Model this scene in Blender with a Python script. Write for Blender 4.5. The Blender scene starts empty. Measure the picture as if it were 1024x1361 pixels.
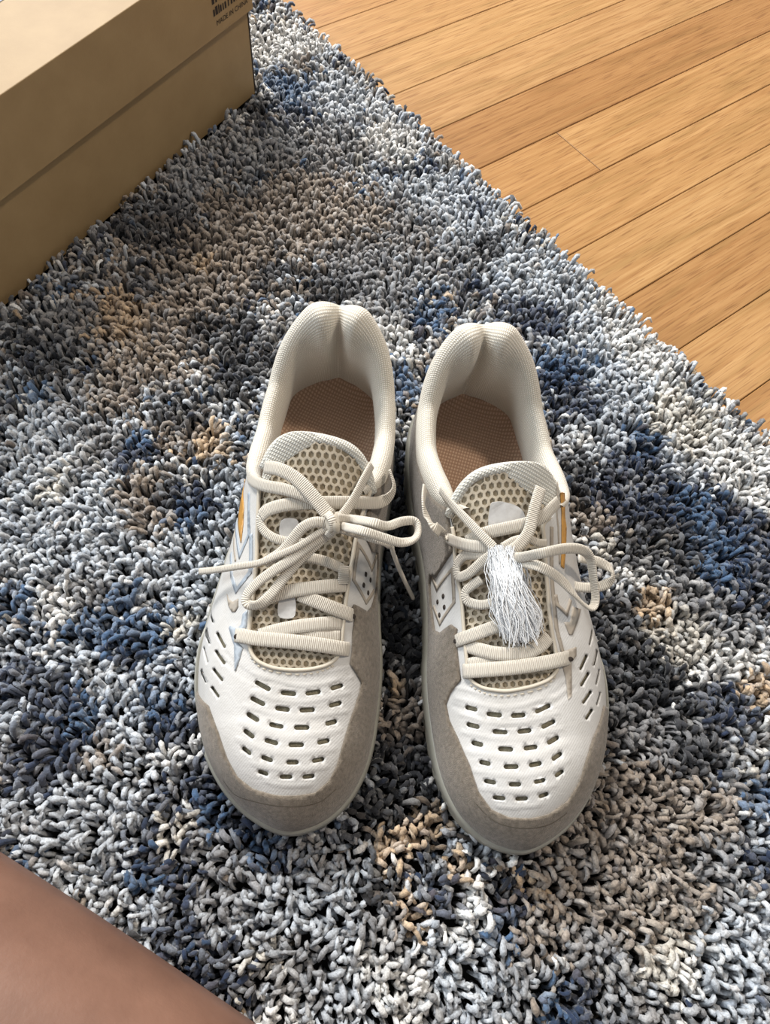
import bpy, bmesh, math, random
import numpy as np
from mathutils import Vector, Matrix
from mathutils.bvhtree import BVHTree
from mathutils.geometry import delaunay_2d_cdt

random.seed(7)
RNG = np.random.default_rng(11)
SC = bpy.context.scene
COL = SC.collection

# ------------------------------------------------------------------ camera
W, H, F = 1024.0, 1361.0, 944.0
PITCH, ROLL, CAMZ = 1.1104802, 0.1611025, 0.40148
cp, sp = math.cos(PITCH), math.sin(PITCH)
cr, sr = math.cos(ROLL), math.sin(ROLL)
_r, _u = Vector((1, 0, 0)), Vector((0, sp, cp))
CD = Vector((0, cp, -sp))
CR = cr * _r + sr * _u
CU = -sr * _r + cr * _u
CO = Vector((0, 0, CAMZ))
cam = bpy.data.cameras.new('camera')
cam.sensor_fit = 'VERTICAL'
cam.sensor_height = 36.0
cam.lens = F * 36.0 / H
cam.clip_start = 0.01
camo = bpy.data.objects.new('camera', cam)
COL.objects.link(camo)
camo.matrix_world = Matrix(((CR.x, CU.x, -CD.x, CO.x), (CR.y, CU.y, -CD.y, CO.y),
                            (CR.z, CU.z, -CD.z, CO.z), (0, 0, 0, 1)))
SC.camera = camo

# ------------------------------------------------------------------ light
wd = bpy.data.worlds.new('room_light')
SC.world = wd
wd.use_nodes = True
bgn = wd.node_tree.nodes['Background']
bgn.inputs[0].default_value = (0.95, 0.97, 1.0, 1)
bgn.inputs[1].default_value = 0.36


def area(name, loc, target, sx, sy, power, col):
    l = bpy.data.lights.new(name, 'AREA')
    l.shape = 'RECTANGLE'
    l.size, l.size_y, l.energy, l.color = sx, sy, power, col
    o = bpy.data.objects.new(name, l)
    COL.objects.link(o)
    o.location = loc
    o.rotation_euler = (Vector(target) - Vector(loc)).to_track_quat('-Z', 'Y').to_euler()
    return o


area('window_daylight', (-1.25, 2.15, 2.0), (0, 0.2, 0), 0.7, 0.8, 150, (1.0, 0.985, 0.96))
area('ceiling_lamp_light', (1.22, 1.05, 2.4), (0, 0.2, 0), 0.3, 0.3, 36, (1.0, 0.87, 0.72))
area('side_window_daylight', (-2.6, 0.2, 1.6), (0, 0.2, 0), 1.4, 1.2, 55, (0.84, 0.93, 1.0))
vs = SC.view_settings
vs.view_transform = 'Standard'
vs.look = 'None'
vs.gamma = 1.0
vs.use_curve_mapping = False
vs.exposure = 0.0


# ------------------------------------------------------------------ helpers
def at(x, y, z):
    """pixel of the photograph -> world point at height z"""
    x, y, z = float(x), float(y), float(z)
    v = (x - W / 2) * CR - (y - H / 2) * CU + F * CD
    return CO + v * ((z - CAMZ) / v.z)


def ray(x, y):
    x, y = float(x), float(y)
    return ((x - W / 2) * CR - (y - H / 2) * CU + F * CD).normalized()


def lin(c):
    if isinstance(c, str):
        c = [int(c[i:i + 2], 16) / 255 for i in (0, 2, 4)]
    return tuple(((v / 12.92) if v <= 0.04045 else ((v + 0.055) / 1.055) ** 2.4) for v in c)


def mesh_obj(name, verts, faces, mat=None, parent=None, smooth=True):
    me = bpy.data.meshes.new(name)
    me.from_pydata([tuple(v) for v in verts], [], faces)
    me.update()
    if smooth:
        me.polygons.foreach_set('use_smooth', [True] * len(me.polygons))
    o = bpy.data.objects.new(name, me)
    COL.objects.link(o)
    if mat:
        me.materials.append(mat)
    if parent:
        o.parent = parent
    return o


def tag(o, label=None, cat=None, group=None, kind=None):
    for k, v in (('label', label), ('category', cat), ('group', group), ('kind', kind)):
        if v:
            o[k] = v
    return o


def empty(name, loc=(0, 0, 0)):
    o = bpy.data.objects.new(name, None)
    COL.objects.link(o)
    o.location = loc
    o.empty_display_size = 0.02
    return o


def spline(pts, n, closed=False):
    """Catmull-Rom through pts (any dimension), n samples per span"""
    p = np.asarray(pts, float)
    m = len(p)
    out = []
    spans = m if closed else m - 1
    for i in range(spans):
        if closed:
            a, b, c, d = p[(i - 1) % m], p[i], p[(i + 1) % m], p[(i + 2) % m]
        else:
            b, c = p[i], p[i + 1]
            a = p[i - 1] if i > 0 else 2 * b - c
            d = p[i + 2] if i + 2 < m else 2 * c - b
        for k in range(n):
            t = k / n
            out.append(0.5 * (2 * b + (c - a) * t + (2 * a - 5 * b + 4 * c - d) * t * t + (3 * b - a - 3 * c + d) * t ** 3))
    if not closed:
        out.append(p[-1])
    return np.array(out)


class NT:
    """little node-tree helper"""

    def __init__(self, name):
        self.m = bpy.data.materials.new(name)
        self.m.use_nodes = True
        self.t = self.m.node_tree
        self.b = self.t.nodes['Principled BSDF']

    def n(self, typ, **kw):
        nd = self.t.nodes.new(typ)
        for k, v in kw.items():
            if k in nd.inputs:
                nd.inputs[k].default_value = v
            else:
                setattr(nd, k, v)
        return nd

    def l(self, a, ao, b, bi):
        self.t.links.new(a.outputs[ao], b.inputs[bi])

    def coord(self, scale=(1, 1, 1), kind='Object', rot=(0, 0, 0)):
        tc = self.n('ShaderNodeTexCoord')
        mp = self.n('ShaderNodeMapping')
        mp.inputs['Scale'].default_value = scale
        mp.inputs['Rotation'].default_value = rot
        self.l(tc, kind, mp, 'Vector')
        return mp

    def bump(self, src, out, strength, dist):
        bp = self.n('ShaderNodeBump', Strength=strength, Distance=dist)
        self.l(src, out, bp, 'Height')
        if self.b.inputs['Normal'].is_linked:
            pr = self.b.inputs['Normal'].links[0].from_node
            self.l(pr, 'Normal', bp, 'Normal')
        self.l(bp, 'Normal', self.b, 'Normal')

    def ramp(self, src, out, stops):
        r = self.n('ShaderNodeValToRGB')
        e = r.color_ramp.elements
        while len(e) < len(stops):
            e.new(0.5)
        for el, (p, c) in zip(e, stops):
            el.position = p
            el.color = (*lin(c), 1)
        self.l(src, out, r, 'Fac')
        return r


def plain(name, col, rough=0.6, var=None, vscale=300, bump=0.0, bscale=1500, bdist=0.0004, sheen=0.0, spec=0.5, sss=0.0):
    k = NT(name)
    k.b.inputs['Base Color'].default_value = (*lin(col), 1)
    k.b.inputs['Roughness'].default_value = rough
    k.b.inputs['Specular IOR Level'].default_value = spec
    if sheen:
        k.b.inputs['Sheen Weight'].default_value = sheen
    if sss:
        k.b.inputs['Subsurface Weight'].default_value = sss
        k.b.inputs['Subsurface Radius'].default_value = (0.004, 0.002, 0.0015)
        k.b.inputs['Subsurface Scale'].default_value = 1.0
    c = k.coord()
    if var:
        nz = k.n('ShaderNodeTexNoise', Scale=vscale, Detail=4.0, Roughness=0.6)
        k.l(c, 'Vector', nz, 'Vector')
        r = k.ramp(nz, 'Fac', [(0.3, var), (0.7, col)])
        k.l(r, 'Color', k.b, 'Base Color')
    if bump:
        nz = k.n('ShaderNodeTexNoise', Scale=bscale, Detail=3.0, Roughness=0.6)
        k.l(c, 'Vector', nz, 'Vector')
        k.bump(nz, 'Fac', bump, bdist)
    return k


def weave(name, col, col2, period, rough=0.85, strength=0.7, sheen=0.2, rot=(0, 0, 0.5), dist=0.0006, kind='Object'):
    k = NT(name)
    k.b.inputs['Roughness'].default_value = rough
    k.b.inputs['Sheen Weight'].default_value = sheen
    k.b.inputs['Specular IOR Level'].default_value = 0.2
    c = k.coord(rot=rot, kind=kind)
    w1 = k.n('ShaderNodeTexWave', Scale=0.314 / period, Distortion=0.6, bands_direction='Y')
    w2 = k.n('ShaderNodeTexWave', Scale=0.314 / period * 1.3, Distortion=0.6, bands_direction='X')
    w2.inputs['Detail Scale'].default_value = 2.0
    for w in (w1, w2):
        k.l(c, 'Vector', w, 'Vector')
    mu = k.n('ShaderNodeMath', operation='MULTIPLY')
    k.l(w1, 'Fac', mu, 0)
    k.l(w2, 'Fac', mu, 1)
    r = k.ramp(mu, 'Value', [(0.0, col2), (0.55, col)])
    k.l(r, 'Color', k.b, 'Base Color')
    k.bump(mu, 'Value', strength, dist)
    return k.m


# ------------------------------------------------------------------ materials
def make_wood():
    k = NT('oak_plank')
    oi = k.n('ShaderNodeObjectInfo')
    tc = k.n('ShaderNodeTexCoord')
    off = k.n('ShaderNodeVectorMath', operation='SCALE')
    cmb = k.n('ShaderNodeCombineXYZ')
    k.l(oi, 'Random', cmb, 0)
    k.l(oi, 'Random', cmb, 1)
    k.l(cmb, 0, off, 0)
    off.inputs['Scale'].default_value = 37.0
    ad = k.n('ShaderNodeVectorMath', operation='ADD')
    k.l(tc, 'Object', ad, 0)
    k.l(off, 0, ad, 1)

    def noise(sc, scale, detail=4.0, dist=0.0):
        mp = k.n('ShaderNodeMapping')
        mp.inputs['Scale'].default_value = sc
        k.l(ad, 0, mp, 'Vector')
        nz = k.n('ShaderNodeTexNoise', Scale=scale, Detail=detail, Distortion=dist)
        k.l(mp, 'Vector', nz, 'Vector')
        return nz
    broad = noise((1.0, 9.0, 1.0), 7.0, 3.0, 1.2)
    fleck = noise((38.0, 800.0, 1.0), 1.0, 1.0, 0.0)
    fine = noise((7.0, 420.0, 1.0), 1.0, 2.0)
    base = k.ramp(broad, 'Fac', [(0.28, '987a50'), (0.5, 'a6855b'), (0.72, 'b19167')])
    tint = k.n('ShaderNodeMix', data_type='RGBA', blend_type='MULTIPLY')
    tr = k.ramp(oi, 'Random', [(0.0, 'd9b98f'), (0.35, 'fff2dc'), (0.7, 'f3d9b4'), (1.0, 'ffffff')])
    tint.inputs['Factor'].default_value = 0.75
    k.l(base, 'Color', tint, 6)
    k.l(tr, 'Color', tint, 7)
    fr = k.ramp(fleck, 'Fac', [(0.33, '94683e'), (0.45, 'ffffff')])
    m2 = k.n('ShaderNodeMix', data_type='RGBA', blend_type='MULTIPLY')
    m2.inputs['Factor'].default_value = 0.38
    k.l(tint, 2, m2, 6)
    k.l(fr, 'Color', m2, 7)
    f2 = k.ramp(fine, 'Fac', [(0.3, 'c9a87c'), (0.6, 'ffffff')])
    m3 = k.n('ShaderNodeMix', data_type='RGBA', blend_type='MULTIPLY')
    m3.inputs['Factor'].default_value = 0.45
    k.l(m2, 2, m3, 6)
    k.l(f2, 'Color', m3, 7)
    k.l(m3, 2, k.b, 'Base Color')
    k.b.inputs['Roughness'].default_value = 0.42
    k.b.inputs['Specular IOR Level'].default_value = 0.35
    k.bump(fleck, 'Fac', 0.12, 0.0004)
    return k.m


def make_yarn():
    k = NT('rug_yarn')
    a = k.n('ShaderNodeAttribute', attribute_name='Col')
    c = k.coord()
    nz = k.n('ShaderNodeTexNoise', Scale=900.0, Detail=3.0)
    k.l(c, 'Vector', nz, 'Vector')
    r = k.ramp(nz, 'Fac', [(0.3, 'b4b4b4'), (0.65, 'ffffff')])
    mx = k.n('ShaderNodeMix', data_type='RGBA', blend_type='MULTIPLY')
    mx.inputs['Factor'].default_value = 0.8
    k.l(a, 'Color', mx, 6)
    k.l(r, 'Color', mx, 7)
    k.l(mx, 2, k.b, 'Base Color')
    k.b.inputs['Roughness'].default_value = 0.8
    k.b.inputs['Sheen Weight'].default_value = 0.25
    k.b.inputs['Specular IOR Level'].default_value = 0.25
    k.bump(nz, 'Fac', 0.5, 0.0008)
    return k.m


def make_lace():
    k = NT('lace_cotton')
    c = k.coord(kind='UV')
    w = k.n('ShaderNodeTexWave', Scale=0.314 / 0.9, Distortion=0.3, bands_direction='X')
    k.l(c, 'Vector', w, 'Vector')
    r = k.ramp(w, 'Fac', [(0.0, 'aea698'), (0.5, 'd0c8bb')])
    k.l(r, 'Color', k.b, 'Base Color')
    k.b.inputs['Roughness'].default_value = 0.85
    k.b.inputs['Sheen Weight'].default_value = 0.15
    k.b.inputs['Specular IOR Level'].default_value = 0.2
    k.bump(w, 'Fac', 0.6, 0.0005)
    return k.m


def make_leather():
    k = plain('white_leather', 'c3c1be', 0.45, var='b9b6b1', vscale=60, bump=0.25, bscale=1400, bdist=0.0003, spec=0.4)
    c = k.coord(rot=(0, 0, 0.7))
    w = k.n('ShaderNodeTexWave', Scale=0.314 / 0.0011, Distortion=1.0, bands_direction='X')
    k.l(c, 'Vector', w, 'Vector')
    k.bump(w, 'Fac', 0.12, 0.0003)
    n2 = k.n('ShaderNodeTexNoise', Scale=130.0, Detail=3.0, Distortion=1.5)
    k.l(c, 'Vector', n2, 'Vector')
    k.bump(n2, 'Fac', 0.25, 0.0008)
    return k.m


def make_suede():
    k = plain('grey_suede', '84796c', 0.95, var='60574b', vscale=520, bump=0.9, bscale=2200, bdist=0.0006, sheen=0.35, spec=0.1)
    return k.m


M = dict(
    wood=make_wood(),
    gap=plain('dark_joint_wood', '3a2614', 0.9).m,  # dark brown base board, shows in the plank joints
    yarn=make_yarn(),
    backing=plain('rug_backing', '35322f', 0.95, var='26241f', vscale=200).m,
    card=plain('cardboard', '957d59', 0.6, var='8c7451', vscale=40, bump=0.2, bscale=900, bdist=0.0003, spec=0.35).m,
    ink=plain('black_ink', '241a12', 0.8).m,
    greyink=plain('grey_ink', '8c8f98', 0.8).m,
    leather=make_leather(),
    suede=make_suede(),
    collar=weave('collar_textile', 'e4dfd5', 'bfb6a6', 1.5, rot=(0, 0, 0), kind='UV', strength=0.6),
    lining=plain('mesh_lining', '8f8873', 0.9, var='6b6553', vscale=900, bump=0.5).m,
    insole=weave('insole_fabric', 'bfa18a', '987a64', 0.0022, rot=(0, 0, 0.35), strength=0.5),
    tongue=plain('tongue_base', '91856f', 0.9, var='7a6f5b', vscale=700).m,
    net=plain('honeycomb_mesh', 'c3b7a3', 0.75, var='b3a691', vscale=500).m,
    pad=weave('tongue_pad_textile', 'dfddd5', 'bab6ab', 0.0015, rot=(0.2, 0.2, 0.4)),
    lace=make_lace(),
    fray=plain('frayed_cotton', 'f3f4f5', 0.9, sheen=0.3).m,
    sole=plain('translucent_rubber', '97958b', 0.35, var='88867c', vscale=70, spec=0.5).m,
    gum=plain('outsole_rubber', '9d9a8e', 0.5, var='8b887d', vscale=90).m,
    bluegrey=plain('blue_grey_film', '9aa2aa', 0.4, spec=0.5).m,
    taupe=plain('taupe_film', '9c9285', 0.5).m,
    gold=plain('gold_film', 'b8873f', 0.35, spec=0.7).m,
    seam=plain('seam_thread', '5f574c', 0.9).m,
    stitch=plain('stitch_thread', 'bdb4a4', 0.8).m,
    dark=plain('dark_print', '2a211a', 0.8).m,
    label=plain('woven_tongue_tag', 'c6c4c1', 0.5, var='b4b1ad', vscale=300).m,
    skin=None,
    crumb=plain('dark_crumb', '3a2015', 0.8).m,
    crumbw=plain('pale_crumb', 'e8e4da', 0.8).m,
)


def make_skin():
    k = plain('brown_skin', '7e5d4d', 0.5, var='6c4e40', vscale=35, bump=0.2, bscale=420, bdist=0.0006, spec=0.35, sss=0.05)
    return k.m


M['skin'] = make_skin()

# ------------------------------------------------------------------ floor
PAZ = 0.78397
pt = Vector((math.cos(PAZ), math.sin(PAZ), 0))
pn = Vector((-math.sin(PAZ), math.cos(PAZ), 0))
PW = 0.05715
OFF = 1.30626 * CAMZ

floor = mesh_obj('floor', [(-2, -1.5, -0.03), (2.5, -1.5, -0.03), (2.5, 2.5, -0.03), (-2, 2.5, -0.03),
                           (-2, -1.5, -0.004), (2.5, -1.5, -0.004), (2.5, 2.5, -0.004), (-2, 2.5, -0.004)],
                 [(3, 2, 1, 0), (4, 5, 6, 7), (0, 1, 5, 4), (1, 2, 6, 5), (2, 3, 7, 6), (3, 0, 4, 7)], M['gap'], smooth=False)
tag(floor, 'light brown hardwood strip floor beside the rug', None, None, 'structure')
_pc = {}


def plank_mesh(ln):
    key = round(ln, 3)
    if key in _pc:
        return _pc[key]
    bm = bmesh.new()
    bmesh.ops.create_cube(bm, size=1.0)
    for v in bm.verts:
        v.co = Vector((v.co.x * (ln - 0.0005), v.co.y * (PW - 0.0006), v.co.z * 0.012))
    top = [e for e in bm.edges if all(v.co.z > 0 for v in e.verts)]
    bmesh.ops.bevel(bm, geom=top, offset=0.0005, segments=1, affect='EDGES')
    me = bpy.data.meshes.new('plank')
    bm.to_mesh(me)
    bm.free()
    me.materials.append(M['wood'])
    _pc[key] = me
    return me


joint = at(769, 200.5, 0)
jt = joint.x * pt.x + joint.y * pt.y
for row in range(-14, 16):
    # row r lies between n = OFF-(r+1)*PW and OFF-r*PW
    nc = OFF - (row + 0.5) * PW
    if row == 3:
        cuts = [jt - 1.6, jt - 0.72, jt, jt + 0.74, jt + 1.5]
    else:
        c0 = -1.1 + random.random() * 0.5
        cuts = [c0]
        while cuts[-1] < 2.1:
            cuts.append(cuts[-1] + random.choice((0.5, 0.65, 0.8, 0.95)))
        if row in (-1, 1, 4, 5, 6, 7, 2, 0):      # no end joint shows in these rows
            cuts = [-1.0 - 0.1 * (row % 3), -0.05 - 0.05 * (row % 3), 1.25 + 0.1 * (row % 2), 2.2]
    for a, b in zip(cuts[:-1], cuts[1:]):
        c = pt * ((a + b) / 2) + pn * nc
        o = bpy.data.objects.new('plank', plank_mesh(b - a))
        COL.objects.link(o)
        o.parent = floor
        o.location = (c.x, c.y, -0.006 + random.uniform(-0.0001, 0.0001))
        o.rotation_euler = (0, 0, PAZ)

# ------------------------------------------------------------------ rug
RE0, RE1 = Vector((-0.194, 0.707)), Vector((0.25, 0.282))
re = (RE1 - RE0).normalized()            # along the edge
rn = Vector((re.y, -re.x))               # into the rug
if rn.y > 0:
    rn = -rn


def rug_world(a, b):
    """a along the edge, b inward from it"""
    return RE0 + re * a + rn * b


rug = empty('rug', (*rug_world(0.35, 0.5), 0))
tag(rug, 'shaggy area rug in mottled blue, grey, white and tan under the shoes', 'rug')


def child(o, parent):
    o.parent = parent
    o.matrix_parent_inverse = Matrix.Translation(-parent.location) if parent.rotation_euler.z == 0 else parent.matrix_world.inverted()
    return o


cs = [rug_world(-0.6, 0.004), rug_world(1.3, 0.004), rug_world(1.3, 1.2), rug_world(-0.6, 1.2)]
bk = mesh_obj('backing', [(c.x, c.y, 0.0002) for c in cs] + [(c.x, c.y, 0.004) for c in cs],
              [(3, 2, 1, 0), (4, 5, 6, 7), (0, 1, 5, 4), (1, 2, 6, 5), (2, 3, 7, 6), (3, 0, 4, 7)], M['backing'], smooth=False)
child(bk, rug)

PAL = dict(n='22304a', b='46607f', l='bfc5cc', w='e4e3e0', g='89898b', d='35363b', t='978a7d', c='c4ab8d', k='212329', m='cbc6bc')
# patches of dyed yarn, with shade by box and shoes painted in: pixel in the photograph, radius in pixels, colour, weight
BL = [
    (230, 330, 170, 't', 0.45), (230, 330, 170, 'd', 0.5), (200, 400, 140, 'g', 0.4), (450, 300, 120, 't', 0.4), (850, 1120, 150, 't', 0.5), (840, 920, 110, 'd', 0.45), (540, 900, 140, 'd', 0.5),  # broad darks: shade beside the box and shoes painted into the yarn colour
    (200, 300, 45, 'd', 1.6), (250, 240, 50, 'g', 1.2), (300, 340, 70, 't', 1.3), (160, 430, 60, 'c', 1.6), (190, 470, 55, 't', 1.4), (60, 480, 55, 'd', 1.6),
    (100, 430, 45, 'g', 1.2), (20, 440, 40, 'k', 1.2), (280, 440, 45, 'd', 1.3), (330, 480, 40, 'd', 1.4), (300, 520, 40, 'k', 1.2), (240, 420, 40, 't', 1.2),
    (330, 200, 50, 'g', 1.2), (400, 270, 65, 't', 1.4), (270, 350, 25, 'c', 1.6), (150, 410, 25, 'c', 1.5), (290, 270, 25, 't', 1.3), (480, 350, 60, 'g', 1.2),
    (440, 380, 40, 'd', 1.2), (350, 370, 40, 'd', 1.3), (500, 300, 50, 't', 1.0), (420, 200, 50, 'g', 1.2), (540, 300, 50, 'g', 1.3), (400, 130, 40, 'b', 1.0), (370, 112, 25, 'b', 1.6), (400, 150, 22, 'n', 1.2), (350, 150, 25, 'd', 1.3),
    (380, 60, 45, 'w', 1.4), (450, 130, 45, 'l', 1.4), (520, 190, 40, 'w', 1.2), (580, 250, 40, 'l', 1.3), (630, 290, 40, 'l', 1.3), (530, 185, 14, 'n', 1.3), (570, 225, 14, 'n', 1.3), (640, 285, 18, 'n', 1.4),
    (620, 350, 40, 'g', 1.1), (680, 360, 45, 'l', 1.4), (650, 330, 30, 'd', 1.2), (740, 380, 45, 'l', 1.5), (640, 380, 30, 'n', 1.2), (570, 420, 32, 'b', 1.4), (560, 430, 20, 'n', 1.5), (520, 400, 45, 'g', 1.2), (520, 450, 40, 'w', 1.2),
    (530, 510, 35, 'b', 1.2), (700, 420, 35, 'n', 1.5), (735, 430, 28, 'n', 1.5), (740, 490, 36, 'b', 1.6), (735, 500, 28, 'n', 1.6), (780, 440, 40, 'l', 1.3), (830, 450, 40, 'w', 1.6), (860, 490, 40, 'w', 1.6), (800, 490, 28, 'b', 1.2), (820, 500, 40, 'l', 1.5),
    (830, 530, 45, 'l', 1.4), (775, 540, 40, 'n', 1.4), (800, 590, 40, 'l', 1.2), (850, 590, 40, 'b', 1.2), (840, 610, 36, 'n', 1.6), (890, 550, 36, 'm', 1.7), (920, 580, 40, 'm', 1.5), (960, 600, 45, 'w', 1.5), (1000, 630, 45, 'w', 1.3), (900, 610, 35, 'l', 1.2),
    (780, 590, 22, 'w', 1.3), (770, 640, 45, 'd', 1.3), (820, 660, 45, 'n', 1.4), (880, 660, 45, 'n', 1.2), (930, 680, 40, 'b', 1.5), (980, 690, 40, 'n', 1.4), (960, 740, 60, 'b', 1.2), (1000, 760, 60, 'n', 1.5), (900, 720, 50, 'd', 1.2), (850, 740, 40, 'd', 1.2),
    (800, 690, 36, 't', 1.2), (810, 730, 30, 'm', 1.1), (840, 770, 28, 'w', 1.0), (870, 810, 38, 'c', 1.9), (890, 840, 40, 'm', 1.8), (920, 860, 40, 'm', 1.8), (960, 830, 45, 'g', 1.3), (930, 800, 35, 'g', 1.2), (980, 880, 40, 'w', 1.2), (1010, 920, 30, 'c', 1.9), (940, 890, 35, 'w', 1.2),
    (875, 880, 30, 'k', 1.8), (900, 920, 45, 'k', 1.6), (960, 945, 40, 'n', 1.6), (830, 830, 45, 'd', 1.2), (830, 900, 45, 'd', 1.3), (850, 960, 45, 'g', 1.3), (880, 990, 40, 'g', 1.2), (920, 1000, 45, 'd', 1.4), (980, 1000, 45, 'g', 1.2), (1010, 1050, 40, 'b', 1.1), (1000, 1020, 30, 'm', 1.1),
    (850, 1050, 50, 't', 1.2), (810, 1090, 50, 't', 1.4), (870, 1110, 25, 'k', 2.0), (860, 1140, 50, 't', 1.2), (930, 1080, 50, 't', 1.2), (760, 1150, 60, 't', 1.4), (820, 1180, 55, 't', 1.3), (950, 1150, 55, 'g', 1.2), (1010, 1150, 30, 'n', 1.4), (900, 1200, 55, 't', 1.2), (980, 1250, 55, 'l', 1.2), (880, 1280, 60, 'm', 1.2),
    (800, 1260, 50, 'g', 1.2), (730, 1250, 45, 't', 1.2), (910, 1300, 30, 'w', 1.5), (770, 1330, 32, 'n', 1.9), (740, 1330, 30, 'b', 1.2), (860, 1340, 50, 'g', 1.1), (980, 1330, 50, 'l', 1.3), (680, 1200, 28, 'n', 2.0), (665, 1170, 26, 'k', 1.8), (670, 1240, 22, 'b', 1.9), (700, 1180, 40, 'c', 1.2),
    (620, 1220, 40, 'w', 1.3), (590, 1200, 28, 'n', 1.6), (610, 1165, 30, 'c', 1.6), (560, 1100, 30, 'c', 2.0), (520, 1130, 30, 'c', 1.8), (545, 1220, 28, 'c', 1.8), (520, 1060, 40, 'k', 1.8), (560, 1060, 40, 'k', 1.4), (500, 1190, 40, 'd', 1.6), (580, 1130, 32, 'k', 1.3), (500, 1240, 40, 'g', 1.3), (600, 1290, 60, 'l', 1.2), (540, 1310, 60, 'w', 1.2), (650, 1320, 45, 'l', 1.2), (690, 1300, 40, 'g', 1.2),
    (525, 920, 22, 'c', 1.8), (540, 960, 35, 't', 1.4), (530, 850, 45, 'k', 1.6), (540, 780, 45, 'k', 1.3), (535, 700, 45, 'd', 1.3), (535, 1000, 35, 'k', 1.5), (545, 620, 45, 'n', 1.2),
    (240, 560, 40, 'd', 1.2), (150, 520, 40, 't', 1.3), (80, 540, 40, 'g', 1.2), (50, 530, 25, 'b', 1.2), (280, 590, 26, 'c', 1.9), (230, 580, 35, 't', 1.3), (180, 600, 30, 'n', 1.4), (180, 590, 14, 'b', 1.8), (60, 570, 45, 'l', 1.5), (130, 590, 35, 'g', 1.2), (40, 620, 45, 'l', 1.5), (70, 650, 40, 'm', 1.4),
    (120, 660, 50, 'l', 1.4), (30, 690, 45, 'l', 1.3), (190, 650, 35, 't', 1.3), (170, 640, 16, 'n', 1.6), (220, 660, 28, 'd', 1.4), (260, 670, 36, 'n', 1.8), (250, 690, 30, 'b', 1.6), (300, 660, 35, 'l', 1.2), (200, 690, 35, 't', 1.2), (270, 720, 45, 'l', 1.4), (130, 720, 50, 'l', 1.4), (50, 740, 50, 'l', 1.4), (200, 750, 45, 'l', 1.2), (120, 790, 45, 'g', 1.1),
    (20, 790, 28, 'b', 1.5), (40, 830, 22, 'b', 1.7), (165, 785, 22, 'b', 1.6), (240, 780, 45, 'l', 1.3), (130, 840, 40, 'b', 1.5), (200, 840, 40, 'b', 1.5), (170, 860, 40, 'n', 1.3), (250, 830, 35, 'm', 1.4), (70, 810, 35, 'w', 1.2), (240, 880, 40, 'l', 1.2), (100, 880, 45, 'l', 1.3), (30, 890, 40, 'n', 1.3), (60, 930, 45, 'n', 1.6), (20, 860, 35, 'l', 1.2),
    (150, 910, 40, 'l', 1.2), (200, 940, 45, 'b', 1.5), (220, 960, 40, 'n', 1.5), (60, 1000, 50, 'n', 1.6), (20, 960, 35, 'l', 1.1), (110, 960, 40, 'b', 1.1), (130, 1010, 35, 't', 1.1), (40, 1030, 40, 'n', 1.5), (170, 980, 35, 'l', 1.2), (250, 1010, 35, 'w', 1.2), (280, 1040, 40, 'n', 1.5), (160, 1060, 55, 'l', 1.6), (100, 1060, 40, 'l', 1.2), (220, 1060, 35, 'n', 1.6), (230, 1100, 35, 'm', 1.3),
    (280, 1090, 30, 'b', 1.4), (20, 1080, 35, 'l', 1.3), (80, 1110, 40, 'l', 1.4), (180, 1130, 40, 'n', 1.5), (160, 1110, 35, 'l', 1.1), (190, 1160, 30, 'b', 1.7), (100, 1150, 35, 'l', 1.5), (340, 1130, 35, 'b', 1.6), (320, 1110, 25, 'n', 1.5), (370, 1150, 30, 'n', 1.4), (240, 1170, 40, 'n', 1.3), (290, 1140, 40, 'g', 1.3), (140, 1180, 35, 'l', 1.2), (210, 1210, 40, 'l', 1.4),
    (300, 1190, 45, 'g', 1.4), (220, 1240, 35, 'n', 1.4), (320, 1230, 45, 'l', 1.2), (250, 1270, 40, 'n', 1.5), (340, 1270, 32, 'm', 1.8), (300, 1300, 40, 'n', 1.4), (380, 1210, 50, 'l', 1.3), (400, 1290, 60, 'g', 1.2), (440, 1210, 50, 'l', 1.3), (450, 1320, 60, 'l', 1.2), (430, 1150, 45, 'g', 1.3), (480, 1290, 45, 'w', 1.2), (380, 1340, 45, 'w', 1.1), (560, 1340, 50, 'g', 1.2),
]


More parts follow.
